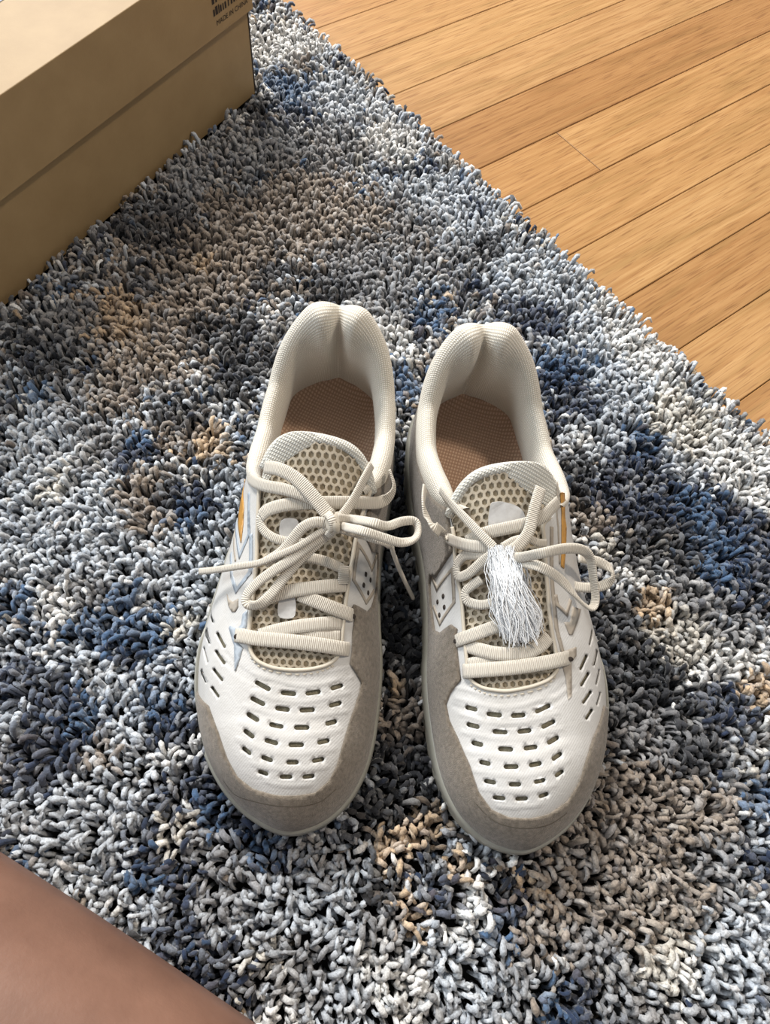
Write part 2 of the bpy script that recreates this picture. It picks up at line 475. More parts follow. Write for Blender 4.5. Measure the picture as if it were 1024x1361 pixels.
def pile():
    keys = list(PAL)
    pal = np.array([lin(PAL[k]) for k in keys])
    bx, bw, bi, br = [], [], [], []
    for (x, y, r, c, w) in BL:
        p = at(x, y, 0.018)
        q = at(x + r, y, 0.018)
        bx.append((p.x, p.y))
        br.append((q - p).length * 0.95)
        bi.append(keys.index(c))
        bw.append(w)
    bx, br, bw, bi = np.array(bx), np.array(br), np.array(bw), np.array(bi)
    sp_ = 0.0029
    A = np.arange(-0.35, 0.95, sp_)
    B = np.arange(0.0, 0.86, sp_)
    ga, gb = np.meshgrid(A, B)
    ga = ga.ravel() + RNG.uniform(-0.5, 0.5, ga.size) * sp_
    gb = np.abs(gb.ravel() + RNG.uniform(-0.5, 0.5, gb.size) * sp_)
    X = np.stack([RE0.x + re.x * ga + rn.x * gb, RE0.y + re.y * ga + rn.y * gb], 1)
    # keep what the picture shows plus a margin for a step to the side
    keep = (X[:, 1] > -0.17) & (X[:, 1] < 0.80) & (X[:, 0] > -0.52) & (X[:, 0] < 0.40)
    cx_ = 0.055 + 0.0 * X[:, 1]
    half = 0.30 + 0.36 * np.clip(X[:, 1], 0, 1)
    keep &= np.abs(X[:, 0] - cx_ + 0.05) < half
    # nothing stands under the soles or the box
    for poly in FOOTPRINTS:
        keep &= ~inside(X, poly)
    X, gb = X[keep], gb[keep]
    # a sparser, thicker margin beyond that
    far = np.stack([RNG.uniform(-0.9, 0.75, 26000), RNG.uniform(-0.5, 1.15, 26000)], 1)
    fa = (far - np.array(RE0)) @ np.array(re)
    fb = (far - np.array(RE0)) @ np.array(rn)
    fk = (fb > 0) & (fb < 1.19) & (fa > -0.59) & (fa < 1.29)
    fk &= ~((far[:, 1] > -0.17) & (far[:, 1] < 0.80) & (far[:, 0] > -0.52) & (far[:, 0] < 0.40) & (np.abs(far[:, 0] - 0.005) < 0.30 + 0.36 * np.clip(far[:, 1], 0, 1)))
    for poly in FOOTPRINTS:
        fk &= ~inside(far, poly)
    thick = np.concatenate([np.ones(len(X)), np.full(fk.sum(), 2.3)])
    X, gb = np.concatenate([X, far[fk]]), np.concatenate([gb, fb[fk]])
    N = len(X)

    # colours: soft patches plus yarn-scale clumps
    def vnoise(P, s, seed):
        g = np.random.default_rng(seed).random((256, 256))
        u = P / s + 1000.0
        i = np.floor(u).astype(int)
        f = u - i
        f = f * f * (3 - 2 * f)
        a, b = i[:, 0] % 256, i[:, 1] % 256
        a1, b1 = (a + 1) % 256, (b + 1) % 256
        return (g[a, b] * (1 - f[:, 0]) + g[a1, b] * f[:, 0]) * (1 - f[:, 1]) + (g[a, b1] * (1 - f[:, 0]) + g[a1, b1] * f[:, 0]) * f[:, 1]
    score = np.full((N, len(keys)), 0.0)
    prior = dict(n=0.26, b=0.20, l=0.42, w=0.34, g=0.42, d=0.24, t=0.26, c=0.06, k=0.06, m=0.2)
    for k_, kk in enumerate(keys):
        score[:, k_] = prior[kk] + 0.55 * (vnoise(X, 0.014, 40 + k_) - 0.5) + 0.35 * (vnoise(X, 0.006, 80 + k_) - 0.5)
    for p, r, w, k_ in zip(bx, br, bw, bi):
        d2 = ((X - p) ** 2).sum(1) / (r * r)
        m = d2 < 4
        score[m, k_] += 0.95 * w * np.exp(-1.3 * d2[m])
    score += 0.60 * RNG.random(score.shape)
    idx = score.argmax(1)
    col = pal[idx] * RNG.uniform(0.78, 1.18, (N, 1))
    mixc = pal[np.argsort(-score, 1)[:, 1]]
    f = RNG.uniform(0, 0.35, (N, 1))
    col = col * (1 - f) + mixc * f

    # shape of each tuft: a cubic bending over
    hh = RNG.uniform(0.011, 0.020, N)
    ang = 2 * math.pi * (vnoise(X, 0.03, 5) * 1.3 + RNG.random(N) * 0.6)
    outw = np.clip(1 - gb / 0.02, 0, 1)
    dirs = np.stack([np.cos(ang), np.sin(ang)], 1)
    dirs = dirs * (1 - outw[:, None]) + outw[:, None] * np.array([-rn.x, -rn.y]) * 1.0 + 0.3 * outw[:, None] * RNG.normal(size=(N, 2))
    side = np.stack([-dirs[:, 1], dirs[:, 0]], 1) * RNG.choice([-1, 1], N)[:, None]
    ln = RNG.uniform(0.0025, 0.0075, N)[:, None]
    z0 = np.full((N, 1), 0.003)
    P0 = np.hstack([X, z0])
    P1 = np.hstack([X + dirs * ln * 0.1, z0 + hh[:, None] * 1.15])
    P2 = np.hstack([X + dirs * ln * 0.9 + side * ln * 0.15, z0 + hh[:, None] * RNG.uniform(0.95, 1.35, (N, 1))])
    P3 = np.hstack([X + dirs * ln * 1.1 + side * ln * RNG.uniform(0.1, 0.8, (N, 1)), z0 + hh[:, None] * RNG.uniform(0.45, 1.05, (N, 1))])
    NRG, NSD = 6, 4
    ts = np.linspace(0, 1, NRG)
    rad = RNG.uniform(0.0009, 0.0018, N) * thick
    prof = np.array([0.7, 0.85, 1.0, 1.12, 1.12, 0.85])
    V = np.zeros((N, NRG * NSD + 1, 3))
    for j, t in enumerate(ts):
        c = P0 * (1 - t) ** 3 + 3 * P1 * t * (1 - t) ** 2 + 3 * P2 * t * t * (1 - t) + P3 * t ** 3
        dt = 3 * (P1 - P0) * (1 - t) ** 2 + 6 * (P2 - P1) * t * (1 - t) + 3 * (P3 - P2) * t * t
        dt /= np.linalg.norm(dt, axis=1, keepdims=True) + 1e-9
        s = np.hstack([side, np.zeros((N, 1))])
        s -= dt * (s * dt).sum(1, keepdims=True)
        s /= np.linalg.norm(s, axis=1, keepdims=True) + 1e-9
        b = np.cross(dt, s)
        for k_ in range(NSD):
            a = 2 * math.pi * k_ / NSD + j * 0.35
            V[:, j * NSD + k_] = c + (rad * prof[j])[:, None] * (math.cos(a) * s + math.sin(a) * b)
        if j == NRG - 1:
            V[:, -1] = c + dt * (rad * 0.6)[:, None]
    quads, tris = [], []
    for j in range(NRG - 1):
        for k_ in range(NSD):
            k2 = (k_ + 1) % NSD
            quads.append((j * NSD + k_, j * NSD + k2, (j + 1) * NSD + k2, (j + 1) * NSD + k_))
    for k_ in range(NSD):
        tris.append(((NRG - 1) * NSD + k_, (NRG - 1) * NSD + (k_ + 1) % NSD, NRG * NSD))
    nv = NRG * NSD + 1
    base = (np.arange(N) * nv)[:, None]
    q = (np.array(quads).ravel()[None] + base).ravel()
    t3 = (np.array(tris).ravel()[None] + base).ravel()
    loops = np.concatenate([q, t3]).astype(np.int32)
    nq, n3 = len(q) // 4, len(t3) // 3
    starts = np.concatenate([np.arange(nq) * 4, nq * 4 + np.arange(n3) * 3]).astype(np.int32)
    me = bpy.data.meshes.new('pile')
    me.vertices.add(N * nv)
    me.vertices.foreach_set('co', V.reshape(-1).astype(np.float32))
    me.loops.add(len(loops))
    me.loops.foreach_set('vertex_index', loops)
    me.polygons.add(nq + n3)
    me.polygons.foreach_set('loop_start', starts)
    me.update(calc_edges=True)
    me.polygons.foreach_set('use_smooth', np.ones(nq + n3, bool))
    ca = me.color_attributes.new('Col', 'FLOAT_COLOR', 'POINT')
    cc = np.ones((N, nv, 4), np.float32)
    cc[:, :, :3] = col[:, None, :]
    ca.data.foreach_set('color', cc.reshape(-1))
    me.validate()
    me.materials.append(M['yarn'])
    o = bpy.data.objects.new('pile', me)
    COL.objects.link(o)
    o['kind'] = 'stuff'
    child(o, rug)
    print('tufts', N, 'tris', N * 44)


def inside(P, poly):
    P = np.asarray(P)
    poly = np.asarray(poly)
    x, y = P[:, 0], P[:, 1]
    r = np.zeros(len(P), bool)
    j = len(poly) - 1
    for i in range(len(poly)):
        xi, yi = poly[i]
        xj, yj = poly[j]
        with np.errstate(divide='ignore', invalid='ignore'):
            c = ((yi > y) != (yj > y)) & (x < (xj - xi) * (y - yi) / (yj - yi + 1e-15) + xi)
        r ^= c
        j = i
    return r


FOOTPRINTS = []

# ------------------------------------------------------------------ shoe box
BAZ = 1.16069
bt = Vector((math.cos(BAZ), math.sin(BAZ), 0))
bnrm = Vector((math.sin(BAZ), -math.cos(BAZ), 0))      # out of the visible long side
BC = Vector((-0.1641, 0.5617, 0))                        # far right bottom corner of the body
BZ0, BH, BL_, BWD = 0.0125, 0.1185, 0.325, 0.19
box = empty('shoe_box', BC - bt * (BL_ / 2) - bnrm * (BWD / 2) + Vector((0, 0, BZ0)))
box.rotation_euler = (0, 0, BAZ)
tag(box, 'plain brown cardboard shoe box with lid standing on the rug', 'box')
# local frame: x along the long side, y = away from the visible side, z up


def hollow_box(lx, ly, z0, z1, t, open_top, name, bev=0.0004):
    bm = bmesh.new()
    bmesh.ops.create_cube(bm, size=1.0)
    for v in bm.verts:
        v.co = Vector((v.co.x * lx, v.co.y * ly, z1 if v.co.z > 0 else z0))
    kill = [f for f in bm.faces if (f.normal.z > 0.9) == open_top and abs(f.normal.z) > 0.9]
    bmesh.ops.delete(bm, geom=kill, context='FACES_ONLY')
    bm.normal_update()
    me = bpy.data.meshes.new(name)
    bm.to_mesh(me)
    bm.free()
    me.materials.append(M['card'])
    o = bpy.data.objects.new(name, me)
    COL.objects.link(o)
    s = o.modifiers.new('thickness', 'SOLIDIFY')
    s.thickness = t
    s.offset = -1
    s.use_even_offset = True
    bv = o.modifiers.new('edges', 'BEVEL')
    bv.width = bev
    bv.segments = 2
    bv.harden_normals = False
    o.parent = box
    return o


hollow_box(BL_, BWD, 0.0, BH - 0.003, 0.0016, True, 'body')
lid = hollow_box(BL_ + 0.006, BWD + 0.006, BH - 0.0525, BH, 0.0016, False, 'lid', 0.0006)
mesh_obj('corner_slit', [(BL_ / 2 - 0.0012, BWD / -2 - 0.0002, 0.002), (BL_ / 2 + 0.0003, BWD / -2 - 0.0002, 0.002), (BL_ / 2 + 0.0003, BWD / -2 - 0.0002, 0.066), (BL_ / 2 - 0.0012, BWD / -2 - 0.0002, 0.062)],
         [(0, 1, 2, 3)], M['ink'], box, False)
# printing on the lid side (small, mostly out of the frame at the top)
ptx = bpy.data.curves.new('print', 'FONT')
ptx.body = 'MADE IN CHINA'
ptx.size = 0.0050
ptx.materials.append(M['ink'])
tmp = bpy.data.objects.new('lettering', ptx)
COL.objects.link(tmp)
tme = bpy.data.meshes.new_from_object(tmp.evaluated_get(bpy.context.evaluated_depsgraph_get()))
bpy.data.objects.remove(tmp)
to = bpy.data.objects.new('print', tme)
COL.objects.link(to)
to.parent = lid
to.location = (BL_ / 2 - 0.040, -BWD / 2 - 0.0032, BH - 0.0455)
to.rotation_euler = (math.pi / 2, 0, 0)
pv, pf = [], []
for rr in range(3):
    xx = BL_ / 2 - 0.042
    while xx < BL_ / 2 - 0.006:
        wdt = random.choice((0.0012, 0.0018, 0.0026))
        hgt = random.choice((0.0044, 0.0056))
        z = BH - 0.0385 + rr * 0.0078
        b0 = len(pv)
        pv += [(xx, -BWD / 2 - 0.0032, z), (xx + wdt, -BWD / 2 - 0.0032, z), (xx + wdt, -BWD / 2 - 0.0032, z + hgt), (xx, -BWD / 2 - 0.0032, z + hgt)]
        pf.append((b0, b0 + 1, b0 + 2, b0 + 3))
        xx += wdt + random.choice((0.0007, 0.0012, 0.002))
mesh_obj('print', pv, pf, M['ink'], lid, False)
# grey printed band on the lid's top
mesh_obj('print', [(-BL_ / 2, BWD / -2 + 0.060, BH + 0.0003), (BL_ / 2, BWD / -2 + 0.060, BH + 0.0003), (BL_ / 2, BWD / -2 + 0.10, BH + 0.0003), (-BL_ / 2, BWD / -2 + 0.10, BH + 0.0003)],
         [(0, 1, 2, 3)], M['greyink'], lid, False)
fp = []
for sx, sy in ((-1, -1), (1, -1), (1, 1), (-1, 1)):
    p = box.location + bt * (sx * (BL_ / 2 + 0.002)) - bnrm * (sy * (BWD / 2 + 0.006))
    fp.append((p.x, p.y))
FOOTPRINTS.append(fp)

# ------------------------------------------------------------------ shoes
MM = 0.001
PER = [(3, 258), (20, 251.5), (33, 241), (42.8, 228), (49.3, 214), (53.4, 198), (55.2, 182), (54.3, 165), (51.2, 145), (47, 120), (43.5, 95),
       (40.5, 70), (37.5, 45), (31, 20), (17, 5), (0, 1), (-17, 5), (-30, 20), (-35, 45), (-36, 70), (-34.5, 95), (-32.5, 115), (-32.5, 136),
       (-34, 156), (-36, 173), (-36.5, 186), (-36, 201), (-34.5, 217), (-31, 231), (-24, 244), (-12.5, 254)]
HT = [(0, 122), (40, 122), (55, 108), (70, 100), (90, 97), (105, 91), (120, 83), (135, 75), (150, 68.5), (165, 63), (180, 58.5), (195, 55), (212, 51), (300, 51)]
EXP = [(0, 5.0), (80, 5.0), (110, 3.0), (140, 2.5), (200, 2.4), (300, 2.4)]
CXT = [(0, 0), (40, 0), (100, 1.0), (150, 5.0), (180, 8.0), (212, 9.0), (300, 9.0)]
ZST = [(0, 26), (100, 25), (160, 22), (215, 20), (260, 19)]
YT, YH = 212.0, 40.0


def itp(tab, y):
    return np.interp(y, [a for a, b in tab], [b for a, b in tab])


NS_, NR_ = len(PER) * 8, 44
PS = spline(PER, 8, True)
CS = np.stack([np.zeros(len(PS)), np.clip(PS[:, 1], YH, YT)], 1)
CS[:, 0] = itp(CXT, CS[:, 1])
ZS = itp(ZST, PS[:, 1])
HTS = itp(HT, CS[:, 1])
PEX = itp(EXP, CS[:, 1])
QK = 1.3


def surf_row(rho):
    a = rho * math.pi / 2
    pl = np.sin(a) ** (2 / PEX)
    z = ZS + (HTS - ZS) * np.cos(a)
    xy = CS + (PS - CS) * pl[:, None]
    q = CS + (PS - CS) * rho[:, None] * QK
    return np.hstack([xy, z[:, None]]), q


def build_base():
    vs_, qs = [], []
    for j in range(NR_ + 1):
        rho = np.full(len(PS), j / NR_)
        v, q = surf_row(rho)
        vs_.append(v)
        qs.append(q)
    V = np.concatenate(vs_)
    Q = np.concatenate(qs)
    n = len(PS)
    T = []
    for j in range(NR_):
        for i in range(n):
            a, b = j * n + i, j * n + (i + 1) % n
            c, d = a + n, b + n
            if j > 0 or np.linalg.norm(CS[i] - CS[(i + 1) % n]) > 1e-6:
                T.append((a, d, b))
            T.append((a, c, d))
    T = [(t[0], t[2], t[1]) for t in T]
    return V, Q, T


BV, BQ, BT = build_base()
_e1 = BV[[t[1] for t in BT]] - BV[[t[0] for t in BT]]
_e2 = BV[[t[2] for t in BT]] - BV[[t[0] for t in BT]]
_fn = np.cross(_e1, _e2)
BN = np.zeros_like(BV)
for kx in range(3):
    np.add.at(BN, [t[kx] for t in BT], _fn)
# merge normals over the doubled spine vertices
BN /= np.linalg.norm(BN, axis=1, keepdims=True) + 1e-12
if BN[:, 2].mean() < 0:
    BN = -BN
n0 = len(PS)
for i in range(n0):
    BN[i] = (0, 0, 1) if PS[i, 1] > YT or PS[i, 1] < YH else BN[i]
    if YH <= PS[i, 1] <= YT:
        nn = BN[n0 + i].copy()
        nn[0] = 0
        BN[i] = nn / np.linalg.norm(nn)
QTREE = BVHTree.FromPolygons([(q[0], q[1], 0.0) for q in BQ], BT)
STREE = BVHTree.FromPolygons([tuple(v) for v in BV], BT)


def bary(p, a, b, c):
    v0, v1, v2 = b - a, c - a, p - a
    d00, d01, d11 = v0 @ v0, v0 @ v1, v1 @ v1
    d20, d21 = v2 @ v0, v2 @ v1
    den = d00 * d11 - d01 * d01
    if abs(den) < 1e-12:
        return 1.0, 0.0, 0.0
    v = (d11 * d20 - d01 * d21) / den
    w = (d00 * d21 - d01 * d20) / den
    return 1 - v - w, v, w


def q_to_s(q):
    """domain point -> (surface point, normal), millimetres"""
    h = QTREE.ray_cast(Vector((q[0], q[1], 10)), Vector((0, 0, -1)))
    if h[0] is None:
        h = QTREE.find_nearest(Vector((q[0], q[1], 0)))
    t = BT[h[2]]
    p = np.array((h[0].x, h[0].y))
    u, v, w = bary(p, BQ[t[0]], BQ[t[1]], BQ[t[2]])
    s = u * BV[t[0]] + v * BV[t[1]] + w * BV[t[2]]
    n = u * BN[t[0]] + v * BN[t[1]] + w * BN[t[2]]
    return s, n / (np.linalg.norm(n) + 1e-12)


def s_to_q(p, fi):
    t = BT[fi]
    u, v, w = bary(np.array(p), BV[t[0]], BV[t[1]], BV[t[2]])
    return u * BQ[t[0]] + v * BQ[t[1]] + w * BQ[t[2]]


def q_at(i, rho):
    """domain point on perimeter sample i at radius rho"""
    i = int(i) % len(PS)
    return CS[i] + (PS[i] - CS[i]) * rho * QK


def per_index(y, lateral):
    """perimeter sample with this y on the lateral / medial side"""
    c = [k for k in range(len(PS)) if (PS[k, 0] > CS[k, 0]) == lateral]
    return min(c, key=lambda k: abs(PS[k, 1] - y))


Z0 = 0.012


class Shoe:
    def __init__(self, name, origin, toe, mirror, label):
        self.o = empty(name, (origin[0], origin[1], Z0))
        d = Vector((toe[0] - origin[0], toe[1] - origin[1]))
        self.o.rotation_euler = (0, 0, math.atan2(d.y, d.x) - math.pi / 2)
        self.mir = -1.0 if mirror else 1.0
        tag(self.o, label, 'shoe', 'pair of worn athletic shoes')
        self.M = Matrix.Translation(self.o.location) @ Matrix.Rotation(self.o.rotation_euler.z, 4, 'Z')
        self.I = self.M.inverted()

    # --- coordinates
    def w2l(self, p):
        v = self.I @ Vector(p)
        return np.array((v.x * self.mir, v.y, v.z)) * 1000

    def put(self, pts):
        """canonical millimetres -> object-local metres"""
        a = np.asarray(pts, float) * MM
        a = a.copy()
        a[:, 0] *= self.mir
        return a

    def hit(self, x, y):
        o = self.I @ CO
        d = self.I.to_3x3() @ ray(x, y)
        o = Vector((o.x * self.mir, o.y, o.z)) * 1000
        d = Vector((d.x * self.mir, d.y, d.z))
        h = STREE.ray_cast(o, d)
        if h[0] is None:
            best = None
            for k in range(300):
                p = o + d * (230 + k * 0.8)
                nn = STREE.find_nearest(p)
                if best is None or nn[3] < best[3]:
                    best = nn
            h = best
        return np.array(h[0]), h[2]

    def q(self, x, y):
        p, f = self.hit(x, y)
        return s_to_q(p, f)

    def qs(self, pts):
        return np.array([self.q(x, y) for x, y in pts])

    def lift(self, x, y, h):
        """photograph pixel -> canonical mm point lying h above the upper, and its normal"""
        p, f = self.hit(x, y)
        qq = s_to_q(p, f)
        s, n = q_to_s(qq)
        # stay on the sight line of that pixel
        dz = s[2] + n[2] * h
        return self.level(x, y, dz), n

    def level(self, x, y, z):
        return self.w2l(at(x, y, Z0 + z * MM))

    def mesh(self, name, verts_mm, faces, mat, parent=None, smooth=True):
        v = self.put(verts_mm)
        if self.mir < 0:
            faces = [tuple(reversed(f)) for f in faces]
        return mesh_obj(name, v, faces, mat, parent or self.o, smooth)


def resample(poly, step):
    p = np.asarray(poly, float)
    out = []
    for i in range(len(p)):
        a, b = p[i], p[(i + 1) % len(p)]
        n = max(1, int(np.linalg.norm(b - a) / step + 0.5))
        for k in range(n):
            out.append(a + (b - a) * k / n)
    return np.array(out)


def clean(poly, eps=0.05):
    out = [poly[0]]
    for p in poly[1:]:
        if np.linalg.norm(p - out[-1]) > eps:
            out.append(p)
    if np.linalg.norm(out[0] - out[-1]) < eps:
        out.pop()
    return np.array(out)


def panel(sh, name, outer, holes, step, off, thick, mat, parent=None, disp=None, bstep=None):
    """cut a shape out of the upper's surface: outline and holes in domain mm"""
    outer = clean(resample(outer, bstep or step))
    holes = [clean(np.asarray(h)) for h in holes]
    lo, hi = outer.min(0), outer.max(0)
    xs = np.arange(lo[0], hi[0], step)
    ys = np.arange(lo[1], hi[1], step * 0.866)
    gx, gy = np.meshgrid(xs, ys)
    gx = gx + (np.arange(len(ys)) % 2)[:, None] * step / 2
    G = np.stack([gx.ravel(), gy.ravel()], 1)
    k = inside(G, outer)
    for h in holes:
        k &= ~inside(G, h)
    G = G[k]
    B = np.concatenate([outer] + holes)
    if len(G):
        keep = np.ones(len(G), bool)
        for i0 in range(0, len(G), 400):
            d = ((G[i0:i0 + 400, None] - B[None]) ** 2).sum(2).min(1)
            keep[i0:i0 + 400] = d > (0.45 * step) ** 2
        G = G[keep]
    P = np.concatenate([B, G]) if len(G) else B
    ed, s = [], 0
    for r in [outer] + holes:
        n = len(r)
        ed += [(s + i, s + (i + 1) % n) for i in range(n)]
        s += n
    res = delaunay_2d_cdt([Vector((float(a), float(b))) for a, b in P], ed, [], 0, 1e-4)
    VV = np.array([(v.x, v.y) for v in res[0]])
    T = np.array([f for f in res[2] if len(f) == 3])
    cen = VV[T].mean(1)
    k = inside(cen, outer)
    for h in holes:
        k &= ~inside(cen, h)
    T = T[k]
    used = np.unique(T)
    remap = -np.ones(len(VV), int)
    remap[used] = np.arange(len(used))
    VV = VV[used]
    T = remap[T]
    S = np.zeros((len(VV), 3))
    NN = np.zeros((len(VV), 3))
    for i, q in enumerate(VV):
        S[i], NN[i] = q_to_s(q)
    dd = np.full(len(VV), float(off))
    if disp is not None:
        dd = dd + disp(VV)
    S = S + NN * dd[:, None]
    a, b, c = S[T[:, 0]], S[T[:, 1]], S[T[:, 2]]
    fl = (np.cross(b - a, c - a) * NN[T[:, 0]]).sum(1) < 0
    T[fl] = T[fl][:, ::-1]
    o = sh.mesh(name, S, [tuple(int(x) for x in t) for t in T], mat, parent)
    if thick:
        m = o.modifiers.new('thickness', 'SOLIDIFY')
        m.thickness = thick * MM
        m.offset = -1
    return o


def stroke_poly(pts, w):
    """open polyline (domain mm) -> outline of constant width"""
    p = spline(pts, 4) if len(pts) > 2 else np.asarray(pts, float)
    t = np.gradient(p, axis=0)
    t /= np.linalg.norm(t, axis=1, keepdims=True) + 1e-9
    n = np.stack([-t[:, 1], t[:, 0]], 1)
    return np.concatenate([p + n * w / 2, (p - n * w / 2)[::-1]])


def line_poly(pts, w):
    """same with sharp mitred corners"""
    p = np.asarray(pts, float)
    L, R = [], []
    for i in range(len(p)):
        d1 = p[i] - p[i - 1] if i > 0 else p[1] - p[0]
        d2 = p[i + 1] - p[i] if i < len(p) - 1 else d1
        d1 = d1 / np.linalg.norm(d1)
        d2 = d2 / np.linalg.norm(d2)
        m = d1 + d2
        m /= np.linalg.norm(m) + 1e-9
        n = np.array((-m[1], m[0]))
        k = w / 2 / max(0.35, n @ np.array((-d1[1], d1[0])))
        L.append(p[i] + n * k)
        R.append(p[i] - n * k)
    return np.array(L + R[::-1])


def capsule(c, d, ln, w, n=4):
    d = d / np.linalg.norm(d)
    nn = np.array((-d[1], d[0]))
    out = []
    for s in (1, -1):
        e = c + d * s * (ln / 2 - w / 2)
        for k in range(n + 1):
            a = -math.pi / 2 + math.pi * k / n
            out.append(e + s * (d * math.cos(a) + nn * math.sin(a)) * w / 2)
    return np.array(out)


def ribbon(sh, name, P, Nn, width, thick, parent=None, mat=None, n=8, widths=None):
    """flat lace through canonical-mm points P with normals Nn"""
    C = spline(P, n)
    NN = spline(Nn, n)
    WW = spline(np.array(widths)[:, None], n)[:, 0] if widths is not None else np.full(len(C), width)
    T = np.gradient(C, axis=0)
    T /= np.linalg.norm(T, axis=1, keepdims=True) + 1e-9
    NN = NN - T * (NN * T).sum(1, keepdims=True)
    NN /= np.linalg.norm(NN, axis=1, keepdims=True) + 1e-9
    S = np.cross(T, NN)
    prof = [(-0.5, 0), (-0.44, 0.38), (-0.2, 0.5), (0.2, 0.5), (0.44, 0.38), (0.5, 0), (0.44, -0.38), (0.2, -0.5), (-0.2, -0.5), (-0.44, -0.38)]
    m = len(prof)
    V, Fc = [], []
    for i in range(len(C)):
        for a, b in prof:
            V.append(C[i] + S[i] * a * WW[i] + NN[i] * b * thick)
    for i in range(len(C) - 1):
        for k in range(m):
            k2 = (k + 1) % m
            Fc.append((i * m + k, i * m + k2, (i + 1) * m + k2, (i + 1) * m + k))
    Fc.append(tuple(range(m))[::-1])
    Fc.append(tuple((len(C) - 1) * m + k for k in range(m)))
    o = sh.mesh(name, V, Fc, mat or M['lace'], parent)
    uv = o.data.uv_layers.new(name='UVMap')
    arc = np.concatenate([[0], np.cumsum(np.linalg.norm(np.diff(C, axis=0), axis=1))])
    for lp in o.data.loops:
        vi = lp.vertex_index
        uv.data[lp.index].uv = (arc[vi // m], (vi % m) / m)
    return o


def tube(sh, name, P, r, mat, parent=None, n=3, sides=6):
    C = spline(P, n)
    T = np.gradient(C, axis=0)
    T /= np.linalg.norm(T, axis=1, keepdims=True) + 1e-9
    V, Fc = [], []
    for i in range(len(C)):
        up = np.array((0, 0, 1.0)) if abs(T[i][2]) < 0.9 else np.array((1.0, 0, 0))
        s = np.cross(T[i], up)
        s /= np.linalg.norm(s)
        b = np.cross(s, T[i])
        for k in range(sides):
            a = 2 * math.pi * k / sides
            V.append(C[i] + r * (math.cos(a) * s + math.sin(a) * b))
    for i in range(len(C) - 1):
        for k in range(sides):
            k2 = (k + 1) % sides
            Fc.append((i * sides + k, i * sides + k2, (i + 1) * sides + k2, (i + 1) * sides + k))
    Fc.append(tuple(range(sides))[::-1])
    Fc.append(tuple((len(C) - 1) * sides + k for k in range(sides)))
    return sh.mesh(name, V, Fc, mat, parent)


# height of the collar edge above the ground, by y on either side
ZC_L = [(0, 97), (6, 95), (20, 81), (38, 63), (62, 57), (92, 69), (108, 82)]
ZC_M = [(0, 97), (6, 95), (20, 82), (38, 65), (62, 60), (92, 70), (108, 82)]
YCF = 108.0


def collar_path():
    """perimeter samples from the lateral throat round the heel to the medial one"""
    a = per_index(YCF, True)
    b = per_index(YCF, False)
    idx = list(range(a, b + 1))
    out = []
    for i in idx:
        lat = PS[i, 0] > CS[i, 0]
        zc = itp(ZC_L if lat else ZC_M, PS[i, 1])
        cs_ = np.clip((zc - ZS[i]) / (HTS[i] - ZS[i]), 0.02, 0.995)
        out.append((i, math.acos(cs_) * 2 / math.pi, zc))
    return out


def build_sole(sh):
    n = len(PS)
    t = np.roll(PS, -1, 0) - np.roll(PS, 1, 0)
    t /= np.linalg.norm(t, axis=1, keepdims=True)
    nrm = np.stack([t[:, 1], -t[:, 0]], 1)
    cen = PS.mean(0)
    if ((PS - cen) * nrm).sum() < 0:
        nrm = -nrm
    spring = 7.0 * np.clip((PS[:, 1] - 205) / 55, 0, 1) ** 2
    y = PS[:, 1]
    lat = PS[:, 0] > CS[:, 0]
    flare = np.where(lat, 0.3 * np.exp(-((y - 186) / 22) ** 6), 0.0)
    top = np.where(lat, 5.0 * np.exp(-((y - 186) / 20) ** 6), 0.0)
    top2 = np.where(lat, 6.0 * np.exp(-((y - 140) / 22) ** 6), 0.0)
    mid_prof = [(-6, 0.42), (0.8, 0.42), (2.2, 0.46), (2.9, 0.7), (2.6, 0.92), (1.7, 1.06), (0.2, 1.10), (-3.0, 1.02), (-6, 0.9)]
    out_prof = [(-8, 0.0), (-1.0, 0.0), (1.6, 0.06), (2.3, 0.2), (2.2, 0.38), (1.4, 0.44), (-6, 0.44)]

    def sweep(name, prof, mat, close_bottom):
        V, Fc = [], []
        m = len(prof)
        for i in range(n):
            for (o, h) in prof:
                zz = spring[i] * (1 - h * 0.7) + ZS[i] * h
                oo = (o * (0.55 if lat[i] and 130 < y[i] < 225 else 1.0) if o > 0 else o) + (flare[i] if o > 0 else 0)
                if h > 0.95 and o > -2:
                    zz += top[i] + top2[i] * 0.8
                p = PS[i] + nrm[i] * oo
                V.append((p[0], p[1], zz))
        for i in range(n):
            i2 = (i + 1) % n
            for k in range(m - 1):
                Fc.append((i * m + k, i2 * m + k, i2 * m + k + 1, i * m + k + 1))
        if close_bottom:
            Fc.append(tuple(i * m for i in range(n))[::-1])
        o = sh.mesh(name, V, Fc, mat)
        bm = bmesh.new()
        bm.from_mesh(o.data)
        bmesh.ops.recalc_face_normals(bm, faces=bm.faces)
        bm.to_mesh(o.data)
        bm.free()
        return o
    sweep('midsole', mid_prof, M['sole'], False)
    sweep('outsole', out_prof, M['gum'], True)
    FOOTPRINTS.append([tuple((sh.M @ Vector((p[0] * sh.mir * MM, p[1] * MM, 0)))[:2]) for p in (PS - nrm * 1.0)[::4]])


def tongue_z(y):
    """height of the tongue's centre line (canonical mm)"""
    return np.interp(y, [78, 84, 92, 105, 120, 135, 150, 165, 180, 195], [101.5, 101, 98, 89.5, 81, 73, 66.5, 61, 56.5, 52])


